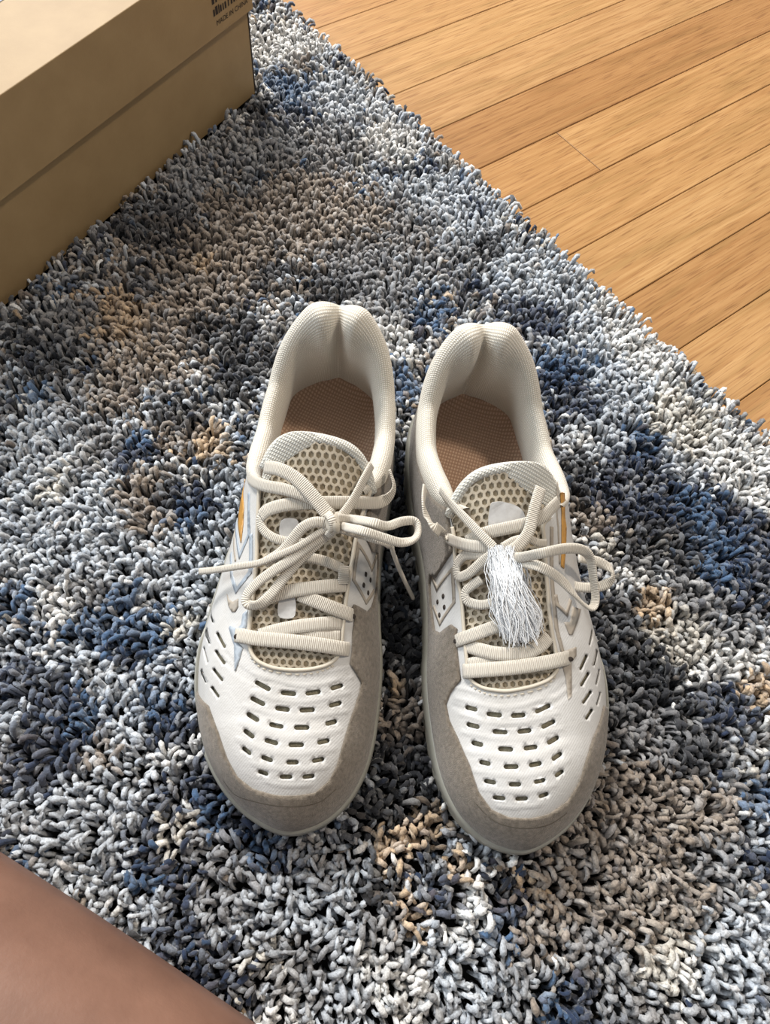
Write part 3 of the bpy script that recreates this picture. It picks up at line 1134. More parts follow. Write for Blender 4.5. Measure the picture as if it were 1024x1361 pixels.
def tongue_pt(x, y):
    cx = itp(CXT, y) + np.interp(y, [85, 120, 190], [1.0, 0.5, 0])
    k = np.interp(y, [85, 100, 120, 180], [0.0135, 0.0145, 0.0157, 0.0065])
    z = tongue_z(y) - k * (x) ** 2
    if y > 98:
        h = STREE.ray_cast(Vector((cx + x, y, 200)), Vector((0, 0, -1)))
        if h[0] is None:
            h = STREE.ray_cast(Vector((cx + x + 0.07, y + 0.05, 200)), Vector((0, 0, -1)))
        if h[0] is not None:
            f = min(1.0, (y - 98) / 14)
            z = z * (1 - f) + (h[0].z - 2.6) * f
    return np.array((cx + x, y, z))


def build_tongue(sh, data):
    ytop, corner = data['ytop'], data['pad']

    def halfw(y):
        return np.interp(y, [80, 98, 112, 195], [26, 26.5, 28, 27])
    NY, NX = 44, 22
    V, Fc = [], []
    # rounded top outline: y of the upper edge depends on x
    for i in range(NY + 1):
        for j in range(NX + 1):
            u = -1 + 2 * j / NX
            edge = ytop + data['slope'] * u + 12 * abs(u) ** 5
            y = 193 + (edge - 193) * i / NY
            V.append(tongue_pt(u * halfw(y), y))
    for i in range(NY):
        for j in range(NX):
            a = i * (NX + 1) + j
            Fc.append((a + NX + 1, a + NX + 2, a + 1, a))
    V = np.array(V)
    t = sh.mesh('tongue', V, Fc, M['tongue'])
    m = t.modifiers.new('thickness', 'SOLIDIFY')
    m.thickness = 3.5 * MM
    m.offset = 1 if False else -1
    # padded rim along the top edge
    rimP, rimN = [], []
    for j in range(0, NX + 1):
        u = -1 + 2 * j / NX
        edge = ytop + data['slope'] * u + 12 * abs(u) ** 5
        p = tongue_pt(u * halfw(edge), edge)
        rimP.append(p + np.array((0, -0.5, -1.4)))
    tube(sh, 'tongue_rim', rimP, 2.9, M['pad'], t, 3, 10)
    # textile pad over one upper corner
    pv, pf = [], []
    PN = 16
    for i in range(PN + 1):
        for j in range(PN + 1):
            a = i / PN
            b = j / PN
            u0, u1 = corner
            u = u0 + (u1 - u0) * b
            edge = ytop + data['slope'] * u + 12 * abs(u) ** 5
            dep = data['pad_d'] * (1 - b) ** 0.8 + 1.0
            y = edge - 1.0 + dep * a
            p = tongue_pt(u * halfw(y), y)
            bul = 2.6 * math.sin(math.pi * min(1, a * 0.5 + 0.5)) + 0.35
            bul = bul * (1 - b ** 3) + 0.4
            pv.append(p + np.array((0, 0, bul)))
    for i in range(PN):
        for j in range(PN):
            a = i * (PN + 1) + j
            f = (a, a + PN + 1, a + PN + 2, a + 1)
            pf.append(f)
    po = sh.mesh('tongue_pad', pv, pf, M['pad'], t)
    mm_ = po.modifiers.new('thickness', 'SOLIDIFY')
    mm_.thickness = 1.2 * MM
    # honeycomb net over the tongue: every cell a raised ring of six walls
    hv, hf = [], []
    pitch = 3.6
    R = pitch / math.sqrt(3)
    for r in range(0, 46):
        y = 190.5 - r * pitch * 0.866
        for c in range(-9, 10):
            x = (c + 0.5 * (r % 2)) * pitch
            hw = halfw(y) - 2.2
            if abs(x) > hw:
                continue
            u = x / halfw(y)
            if y < ytop + data['slope'] * u + 12 * abs(u) ** 5 + 2.6:
                continue
            b0 = len(hv)
            for k in range(6):
                a = math.pi / 6 + k * math.pi / 3
                for rr, zz in ((R * 1.0, 0.75), (R * 0.70, 0.75), (R * 0.62, 0.05)):
                    px, py = x + rr * math.cos(a), y + rr * math.sin(a)
                    p = tongue_pt(px, py)
                    hv.append(p + np.array((0, 0, zz)))
            for k in range(6):
                k2 = (k + 1) % 6
                for s in (0, 1):
                    hf.append((b0 + k * 3 + s, b0 + k2 * 3 + s, b0 + k2 * 3 + s + 1, b0 + k * 3 + s + 1))
    ho = sh.mesh('honeycomb_net', hv, hf, M['net'], t, False)
    ho['kind'] = 'stuff'
    return t


def build_shoe(sh, D):
    build_sole(sh)
    cpth = collar_path()
    # ---- opening: throat traced on the upper, then round the collar
    thr = sh.qs(D['throat'])            # from lateral collar end, down, across, up to the medial end
    ank = [q_at(i, r) for i, r, z in cpth]
    ank = np.array(ank)
    opening = np.concatenate([spline(thr, 4), ank[::-1][3:-3]])
    # ---- slots
    slots = []
    for (x, y, ang, ln, w) in D['slots']:
        a = math.radians(ang)
        cap = capsule(np.array((x, y)), np.array((math.cos(a), math.sin(a))), ln, w)
        slots.append(sh.qs(cap))
    # ---- embossed ribs between the rows of slots
    rows = D['rows']
    ribs = []
    rq = [[(slots[k][0:5].mean(0) + slots[k][5:].mean(0)) / 2 for k in r] for r in rows]
    for ra, rb in zip(rq[:-1], rq[1:]):
        n_ = min(len(ra), len(rb))
        ra_, rb_ = (ra, rb) if len(ra) == len(rb) else (ra[-n_:] if not D['short_left'] else ra[:n_], rb)
        mid = [(p + q) / 2 for p, q in zip(ra_, rb_)]
        ribs.append(np.array([mid[0] * 1.6 - mid[1] * 0.6] + mid + [mid[-1] * 1.6 - mid[-2] * 0.6]))
    d0 = np.mean(rq[0], 0) - np.mean(rq[1], 0)
    ribs.append(ribs[0] + d0)
    ribs.append(ribs[0] + d0 * 1.75)
    d1 = np.mean(rq[-1], 0) - np.mean(rq[-2], 0)
    ribs.append(np.array([p + d1 * 0.55 for p in rq[-1]]))
    RP = np.concatenate([resample_open(spline(r, 6), 0.5) for r in ribs])

    creases = [resample_open(spline(sh.qs(c), 5), 0.6) for c in D['creases']]

    def emboss(VV):
        out = np.zeros(len(VV))
        lo, hi = RP.min(0) - 3, RP.max(0) + 3
        k = np.where(((VV > lo) & (VV < hi)).all(1))[0]
        for i0 in range(0, len(k), 500):
            kk = k[i0:i0 + 500]
            d2 = ((VV[kk][:, None] - RP[None]) ** 2).sum(2).min(1)
            out[kk] = 0.42 * np.exp(-d2 / 0.4)
        # flex creases just ahead of the throat
        for c in creases:
            d2 = ((VV[:, None] - c[None]) ** 2).sum(2).min(1)
            out -= 0.4 * np.exp(-d2 / 0.5)
        return out
    outer = np.array([q_at(i, 0.999) for i in range(len(PS))])
    panel(sh, 'upper', outer, [opening] + slots, 1.15, 0.0, 1.3, M['leather'], disp=emboss)
    # ---- lining seen through the slots
    lo_ = np.array([q_at(i, 0.97) for i in range(len(PS))])
    panel(sh, 'lining', lo_, [opening], 4.0, -1.9, 0.5, M['lining'])
    # ---- suede guard round the toe and along the medial side
    inner = sh.qs(D['suede'])
    im, il = per_index(30, False), per_index(D['suede_end'], True)
    # perimeter from the medial rear, past the toe, to the lateral end
    n = len(PS)
    run = list(range(im, n)) + list(range(0, il + 1))
    peri = np.array([q_at(i, 0.998) for i in run])
    i2 = per_index(104, False)
    rear = [q_at(i, r + 0.05) for i, r, z in cpth if not PS[i, 0] > CS[i, 0] and 30 < PS[i, 1] < 103]
    rear = np.array(rear)                     # heel -> throat
    side = sh.qs(D['suede_rear'])
    poly = np.concatenate([peri, inner, side, rear[::-1]])
    panel(sh, 'suede_guard', poly, [], 2.0, 1.1, 1.2, M['suede'])
    # seam line pressed into the toe suede
    panel(sh, 'seam', stroke_poly(sh.qs(D['seam']), 0.55), [], 1.0, 1.2, 0.0, M['seam'])
    # ---- medial patch: outlines and holes
    for pts, w in D['medial_lines']:
        panel(sh, 'emblem_line', line_poly(sh.qs(pts), w), [], 1.2, 0.45, 0.5, M['taupe'])
    for x, y in D['medial_dots']:
        c = sh.q(x, y)
        panel(sh, 'emblem_hole', capsule(c, np.array((0.25 * 0 + 0.2, 1.0)), 2.6, 1.7), [], 1.0, 0.25, 0.3, M['dark'])
    for x, y in D['eyelets']:
        panel(sh, 'eyelet', capsule(sh.q(x, y), np.array((1.0, 0.3)), 2.6, 2.2), [], 1.0, 1.35, 0.2, M['dark'])
    # ---- lateral graphics
    for kind, pts, w in D['lateral']:
        mat = M[kind]
        qp = sh.qs(pts)
        poly = line_poly(qp, w) if w else qp
        nm = {'gold': 'gold_stripe', 'bluegrey': 'grey_overlay', 'taupe': 'grey_overlay'}[kind]
        panel(sh, nm, poly, [], 1.5, 0.3 if kind != 'gold' else 0.45, 0.35, mat)
    # ---- rim and stitches of the throat
    tq = spline(thr, 6)
    rim = []
    for q in tq:
        s, nn = q_to_s(q)
        rim.append(s + nn * 0.3)
    tube(sh, 'throat_binding', rim[::2], 1.0, M['stitch'], None, 2, 8)
    sv, sf = [], []
    mid = tq.mean(0)
    sq = resample_open(spline(sh.qs(D['stitch']), 8), 2.3)
    for i in range(len(sq) - 1):
        a = sq[i] * 0.85 + sq[i + 1] * 0.15
        b = sq[i] * 0.25 + sq[i + 1] * 0.75
        t = (b - a) / np.linalg.norm(b - a)
        nn2 = np.array((-t[1], t[0])) * 0.45
        b0 = len(sv)
        for q, hgt in ((a - nn2, 0.1), (a + nn2, 0.1), (b + nn2, 0.1), (b - nn2, 0.1), (a * .7 + b * .3, 0.75), (a * .3 + b * .7, 0.75)):
            s, nr = q_to_s(q)
            sv.append(s + nr * hgt)
        sf += [(b0, b0 + 1, b0 + 4), (b0 + 1, b0 + 2, b0 + 5, b0 + 4), (b0 + 2, b0 + 3, b0 + 5), (b0 + 3, b0, b0 + 4, b0 + 5)]
    st = sh.mesh('stitching', sv, sf, M['stitch'])
    st['kind'] = 'stuff'

    # ---- insole
    iv, ifc = [], []
    ring = [PS[i] for i in range(0, n, 2)]
    cen = [CS[i] for i in range(0, n, 2)]
    levels = [1.0, 0.9, 0.72, 0.45, 0.0]
    for f in levels:
        for p, c in zip(ring, cen):
            d = p - c
            L_ = np.linalg.norm(d) + 1e-9
            q = c + d * (1 - 4.0 / L_) * f
            zin = itp([(0, 31), (60, 30), (120, 28), (260, 24)], q[1]) + 9 * max(0, f - 0.62) ** 2 / 0.15
            iv.append((q[0], q[1], zin))
    m = len(ring)
    for k in range(len(levels) - 1):
        for i in range(m):
            i2 = (i + 1) % m
            ifc.append((k * m + i, k * m + i2, (k + 1) * m + i2, (k + 1) * m + i))
    ins = sh.mesh('insole', iv, ifc, M['insole'])
    if D.get('worn'):
        wv, wf = [], []
        for (x, y, r) in D['worn']:
            c = sh.level(x, y, 29.6)
            b0 = len(wv)
            for k in range(12):
                a = 2 * math.pi * k / 12
                rr = r * (1 + 0.35 * math.sin(3 * a + x))
                wv.append((c[0] + rr * math.cos(a), c[1] + 1.4 * rr * math.sin(a), 29.9))
            wf.append(tuple(range(b0, b0 + 12)))
        sh.mesh('worn_mark', wv, wf, M['dark'], ins)

    # ---- padded collar, swept round the ankle opening down to the insole
    cv, cf = [], []
    K = len(cpth)
    # (inward from the edge, height over the edge)
    prof = [(-1.6, -9), (-1.9, -3.5), (-1.2, 2.0), (1.0, 5.6), (4.6, 7.2), (8.2, 5.8), (10.6, 1.5), (11.6, -6), (11.2, -16), (8.5, -30), (5.0, -43), (2.0, -60)]
    for kk, (i, r, zc) in enumerate(cpth):
        s, nn = q_to_s(q_at(i, r))
        inn = CS[i] - PS[i]
        inn = inn / np.linalg.norm(inn)
        u = kk / (K - 1)
        endf = min(1.0, min(u, 1 - u) / 0.09)
        endf = 0.35 + 0.65 * endf * endf * (3 - 2 * endf)
        hb = abs(u - 0.5)
        heel = math.exp(-(hb / 0.10) ** 2)
        dim = math.exp(-(hb / 0.022) ** 2)                       # dimple at the heel
        lob = math.exp(-((hb - 0.085) / 0.05) ** 2)
        for (a, h) in prof:
            a2 = a * (endf if a > 0 else 1.0) * (1.0 - 0.18 * math.exp(-((hb - 0.3) / 0.13) ** 2) if a > 3 else 1.0)
            h2 = h * (endf if h > 0 else 1.0)
            if a > 0:
                a2 = a2 * (1 + 0.25 * heel + 0.35 * lob) - (4.5 * dim if a > 3 else 2.0 * dim)
            if h > 0:
                h2 = h2 + 2.5 * lob - 4.0 * dim
            elif h > -20 and a > 0:
                a2 -= 1.5 * dim
            z = s[2] + h2
            if h < -20:
                zi = 30 + 6
                z = max(z, zi - 8)
                # lower lining falls back to the wall
            p = s[:2] + inn * a2
            cv.append((p[0], p[1], z))
    m = len(prof)
    for kk in range(K - 1):
        for k in range(m - 1):
            cf.append((kk * m + k, kk * m + k + 1, (kk + 1) * m + k + 1, (kk + 1) * m + k))
    co = sh.mesh('collar', cv, cf, M['collar'])
    bm = bmesh.new()
    bm.from_mesh(co.data)
    bmesh.ops.recalc_face_normals(bm, faces=bm.faces)
    bm.to_mesh(co.data)
    bm.free()
    uvl = co.data.uv_layers.new(name='UVMap')
    va = np.concatenate([[0], np.cumsum([math.dist(prof[k], prof[k + 1]) for k in range(m - 1)])])
    ua = np.concatenate([[0], np.cumsum([np.linalg.norm(np.array(cv[(k + 1) * m + 4]) - np.array(cv[k * m + 4])) for k in range(K - 1)])])
    for lp in co.data.loops:
        uvl.data[lp.index].uv = (ua[lp.vertex_index // m], va[lp.vertex_index % m])
    sb = co.modifiers.new('smooth', 'SUBSURF')
    sb.levels = sb.render_levels = 1
    # ---- tongue
    t = build_tongue(sh, D)
    # ---- woven tag on the tongue
    for pts, hgt in D['tags']:
        vs2 = []
        P2 = spline(pts, 4, True)
        for x, y in P2:
            p, nn = sh.lift(x, y, hgt)
            vs2.append(p)
        o = sh.mesh('tongue_tag', vs2, [tuple(range(len(vs2)))], M['label'], t, False)
        bm = bmesh.new()
        bm.from_mesh(o.data)
        bmesh.ops.recalc_face_normals(bm, faces=bm.faces)
        bmesh.ops.triangulate(bm, faces=bm.faces)
        bm.to_mesh(o.data)
        bm.free()
        mo = o.modifiers.new('thickness', 'SOLIDIFY')
        mo.thickness = 0.8 * MM
        mo.offset = 0
    # ---- laces: one lace, each run of it a part
    for w, th, pts in D['laces']:
        P3, N3, WD = [], [], []
        for p in pts:
            if len(p) >= 4 and p[3] == 'z':
                P3.append(sh.level(p[0], p[1], p[2]))
                N3.append(np.array((0, 0.25, 1.0)))
            else:
                a, nn = sh.lift(p[0], p[1], p[2])
                P3.append(a)
                N3.append(nn)
            if len(p) >= 5:
                v = np.array(p[4], float)
                N3[-1] = v / np.linalg.norm(v)
        ribbon(sh, 'lace', np.array(P3), np.array(N3), w, th)
    if D.get('knot'):
        x, y, hgt = D['knot']
        c, nn = sh.lift(x, y, hgt)
        bm = bmesh.new()
        bmesh.ops.create_icosphere(bm, subdivisions=3, radius=1.0)
        V = []
        for v in bm.verts:
            q = np.array(v.co)
            k = 1 + 0.16 * math.sin(4 * q[1] + 2.5 * q[0] + 1) + 0.07 * math.sin(9 * q[0] - 3 * q[2])
            V.append(c + q * k * np.array((3.8, 6.0, 3.4)))
        Fc = [tuple(v.index for v in f.verts) for f in bm.faces]
        bm.free()
        sh.mesh('lace_knot', V, Fc, M['lace'])


def resample_open(p, step):
    d = np.concatenate([[0], np.cumsum(np.linalg.norm(np.diff(p, axis=0), axis=1))])
    n = max(2, int(d[-1] / step) + 1)
    u = np.linspace(0, d[-1], n)
    return np.stack([np.interp(u, d, p[:, k]) for k in range(p.shape[1])], 1)


def crop(pts, x0, y0, s):
    return [(x0 + p[0] * s, y0 + p[1] * s, *p[2:]) for p in pts]


def slot_crop(pts, x0, y0, s, w):
    return [(x0 + p[0] * s, y0 + p[1] * s, p[2], p[3] * s, w) for p in pts]


# ---- image-left shoe (lateral side faces left)
SL = Shoe('athletic_shoe', (-0.04225, 0.267), (-0.0193, 0.0025), False,
          'worn white and grey athletic shoe with neatly tied lace bow, left of the pair')
c5 = 0.15625
DL = dict(
    throat=[(343, 634), (345, 650), (344, 675), (343, 700), (342, 730), (340, 765), (336, 800), (332, 835), (333, 862), (341, 877), (358, 886), (380, 890), (400, 890.5), (418, 888.5),
            (436, 883), (448, 873), (453, 858), (455, 840), (458, 810), (462, 780), (467, 750), (472, 720), (478, 695), (486, 668), (494, 648)],
    stitch=[(333, 872), (345, 886), (365, 893), (385, 896), (405, 896), (425, 893), (445, 884)],
    slots=slot_crop([(373, 278, 28, 82), (490, 312, 6, 72), (603, 309, -8, 72), (711, 283, -17, 62),
                     (350, 348, 27, 76), (463, 383, 8, 68), (576, 388, -2, 72), (704, 362, -15, 62),
                     (328, 420, 32, 68), (435, 458, 12, 68), (551, 467, 0, 72), (685, 445, -14, 58),
                     (310, 496, 36, 62), (412, 532, 16, 66), (526, 546, 0, 72), (650, 531, -12, 60),
                     (299, 574, 38, 54), (392, 610, 20, 58), (509, 626, 0, 58), (626, 615, -10, 60),
                     (374, 674, 18, 52), (479, 692, 0, 60), (582, 690, -6, 58)], 240, 830, 0.29297, 6.6)
    + slot_crop([(278, 452, 62, 155), (270, 597, 56, 150), (252, 747, 52, 140), (228, 893, 55, 118)], 250, 780, c5, 5.0)
    + slot_crop([(203, 238, 80, 145), (171, 418, 76, 145), (148, 578, 76, 140), (134, 758, 68, 130)], 250, 780, c5, 3.0),
    rows=[[0, 1, 2, 3], [4, 5, 6, 7], [8, 9, 10, 11], [12, 13, 14, 15], [16, 17, 18, 19], [20, 21, 22]], short_left=False,
    suede=[(262, 918), (278, 938), (291, 973.6), (303, 1008.7), (316, 1032), (336.7, 1048), (363, 1055.6), (392, 1057), (418.7, 1052.7), (436, 1038), (446.6, 1017.5), (456.8, 982), (467, 950),
           (477, 920.8), (479.7, 907.6), (471.5, 893), (464.4, 883), (467, 867.5), (468, 842.5), (471, 820.6), (467.5, 808), (470, 803.4), (487.5, 813.6)],
    creases=[[(300, 868), (318, 888), (340, 902)], [(297, 876), (320, 897), (343, 909)], [(332, 917), (360, 906), (385, 914)], [(440, 915), (452, 905), (465, 898)]], eyelets=[(316, 846), (468, 819)],
    suede_end=203, seam=[(300, 1036), (313, 1052.7), (339.6, 1063), (369, 1069), (404, 1069), (427.5, 1062), (445, 1047)],
    suede_rear=[(493.7, 806), (499, 785), (501.5, 755), (501, 735), (494, 734), (486, 716), (481, 704), (488, 680), (496, 658)],
    medial_lines=[([(500.5, 738), (494, 757), (476.5, 724), (470, 771), (486.5, 801), (497, 785)], 1.5)],
    medial_dots=[(486.4, 763.3), (492.5, 771), (483.6, 777.8), (489.5, 788)],
    lateral=[('gold', [(321.9, 636), (324.7, 647), (325, 675), (324, 697), (321, 722), (318.7, 709), (317.5, 687.5), (318.7, 662.5)], 0),
             ('bluegrey', [(331, 655), (331.5, 709), (319, 739), (315.5, 715), (314, 690)], 1.5),
             ('bluegrey', [(334, 709), (333, 760), (314.5, 785), (308.5, 766), (307.5, 735)], 1.9),
             ('taupe', [(311.5, 690), (311.5, 715), (313.5, 746)], 1.0),
             ('taupe', [(302, 789), (304.7, 797), (310, 800), (317, 795.6), (317, 806.6), (313, 813.6), (308.6, 813.6), (304, 805)], 0),
             ('bluegrey', [(323, 816), (329.7, 809.7), (328, 831.6), (325, 842.5), (317, 855), (323.4, 861), (318.8, 877), (312.5, 892.5), (311.7, 858), (304.7, 834.7), (306, 831.6), (315.6, 835.5), (321, 830)], 0)],
    pad=(0.98, -0.05), pad_d=15.0, ytop=90.0, slope=-2.5,
    tags=[([(374, 692), (394, 690), (398, 706), (394, 722), (374, 720)], 0.6), ([(374, 790), (391, 790), (393, 815), (386, 822), (370, 818)], 0.6)],
    knot=(443, 695, 9),
    laces=[
        (6.0, 1.4, [(452, 846, 0.6), (425, 845, 1.2), (400, 840, 1.0), (372, 836, 0.6)]),
        (6.6, 1.2, [(454, 828, 0.4), (430, 829, 1.6), (395, 833, 2.2), (365, 839, 2.0), (345, 845, 1.0)]),
        (6.9, 1.2, [(313, 844, 0.2), (322, 845, 2.0), (345, 849, 2.8), (390, 853, 3.2), (430, 858, 2.8), (455, 862, 2.4), (464, 863, 0.2)]),
        (6.6, 1.2, [(470, 818, 0.0), (464, 816, 2.0), (440, 807, 2.4), (415, 797, 2.0), (398, 790, 1.4)]),
        (6.6, 1.2, [(460, 778, 0.2), (440, 779, 1.8), (410, 782, 2.4), (385, 786, 2.6), (360, 793, 2.0), (345, 803, 0.8)]),
        (5.0, 1.5, [(455, 756, 0.6), (440, 749, 1.6), (425, 744, 1.6), (405, 740, 1.0)]),
        (6.0, 1.4, [(457, 752, 1.2), (457, 764, 1.9), (456, 776, 1.2)]),
        (4.6, 1.5, [(352, 679, 3.0), (346, 690, 3.0), (351, 705, 2.6), (367, 716, 2.6), (390, 721, 2.2), (410, 722, 2.0)]),
        (6.4, 1.2, [(347, 686, 3.4), (356, 678, 4.0), (375, 672, 4.0), (400, 669, 3.6), (440, 668, 3.4), (475, 668, 4.0), (503, 668, 72, 'z', (-0.4, 0.5, 1)), (518, 660, 72, 'z', (-0.9, 0.3, 0.5)), (524, 646, 74, 'z', (-1, 0, 0.3)), (518, 624, 78, 'z', (-1, -0.3, 0.3))]),
        (6.0, 1.2, [(330, 622, 0.5), (333, 636, 2.2), (350, 645, 4.0), (385, 652, 5.0), (415, 663, 6.0), (440, 685, 7.0)]),
        (6.6, 1.2, [(352, 621, 2.0), (372, 624, 4.0), (395, 637, 5.5), (415, 658, 7.0), (438, 686, 8.0)]),
        (5.0, 1.5, [(494, 618, 2.0), (484, 637, 5.0), (470, 664, 7.0), (455, 685, 8.0), (447, 692, 8.5)]),
        (4.4, 2.2, [(448, 688, 9), (468, 690, 11), (495, 694, 96, 'z'), (515, 699, 93, 'z'), (535, 693, 90, 'z', (0, 0.6, 1)), (551, 693, 88, 'z', (0.6, 0.4, 0.6)), (556, 704, 87, 'z', (1, 0, 0.4)), (551, 716, 88, 'z', (0.5, -0.5, 0.8)), (533, 721, 91, 'z'), (508, 714, 95, 'z'), (480, 705, 98, 'z'), (456, 700, 10), (446, 698, 9)]),
        (3.6, 2.0, [(446, 702, 7), (470, 709, 8), (495, 716, 84, 'z'), (517, 724, 80, 'z', (0.3, 0.2, 1)), (524, 738, 68, 'z', (0.8, 0.1, 0.6)), (531, 756, 52, 'z', (0.9, 0.1, 0.4)), (541, 778, 34, 'z', (0.9, 0.1, 0.4)), (549, 794, 22, 'z', (0.9, 0.1, 0.4))]),
        (3.4, 2.0, [(440, 698, 8), (420, 711, 8), (395, 727, 8), (370, 738, 7.5), (345, 748, 7), (322, 752, 70, 'z', (-0.3, 0.3, 1)), (300, 755.5, 64, 'z', (-0.3, 0.3, 1)), (282, 758, 58, 'z', (-0.3, 0.3, 1)), (266, 759.5, 52, 'z', (-0.3, 0.3, 1))]),
        (5.2, 1.7, [(438, 697, 8), (420, 694, 9), (403, 701, 9), (390, 716, 8), (374, 734, 6), (352, 748, 5)]),
        (5.0, 1.7, [(440, 704, 7), (415, 722, 7), (390, 742, 7), (365, 758, 7), (343, 774, 7), (329, 790, 6.5), (330, 803, 6, 'h', (-0.4, 0.5, 0.8)), (345, 803, 6, 'h', (0, 0.8, 0.7)), (362, 788, 5), (380, 765, 5), (402, 740, 5.5), (438, 708, 6)]),
        (4.0, 2.2, [(436, 712, 8), (443, 703, 11.5), (441, 690, 12), (436, 683, 9)]),
    ],
)

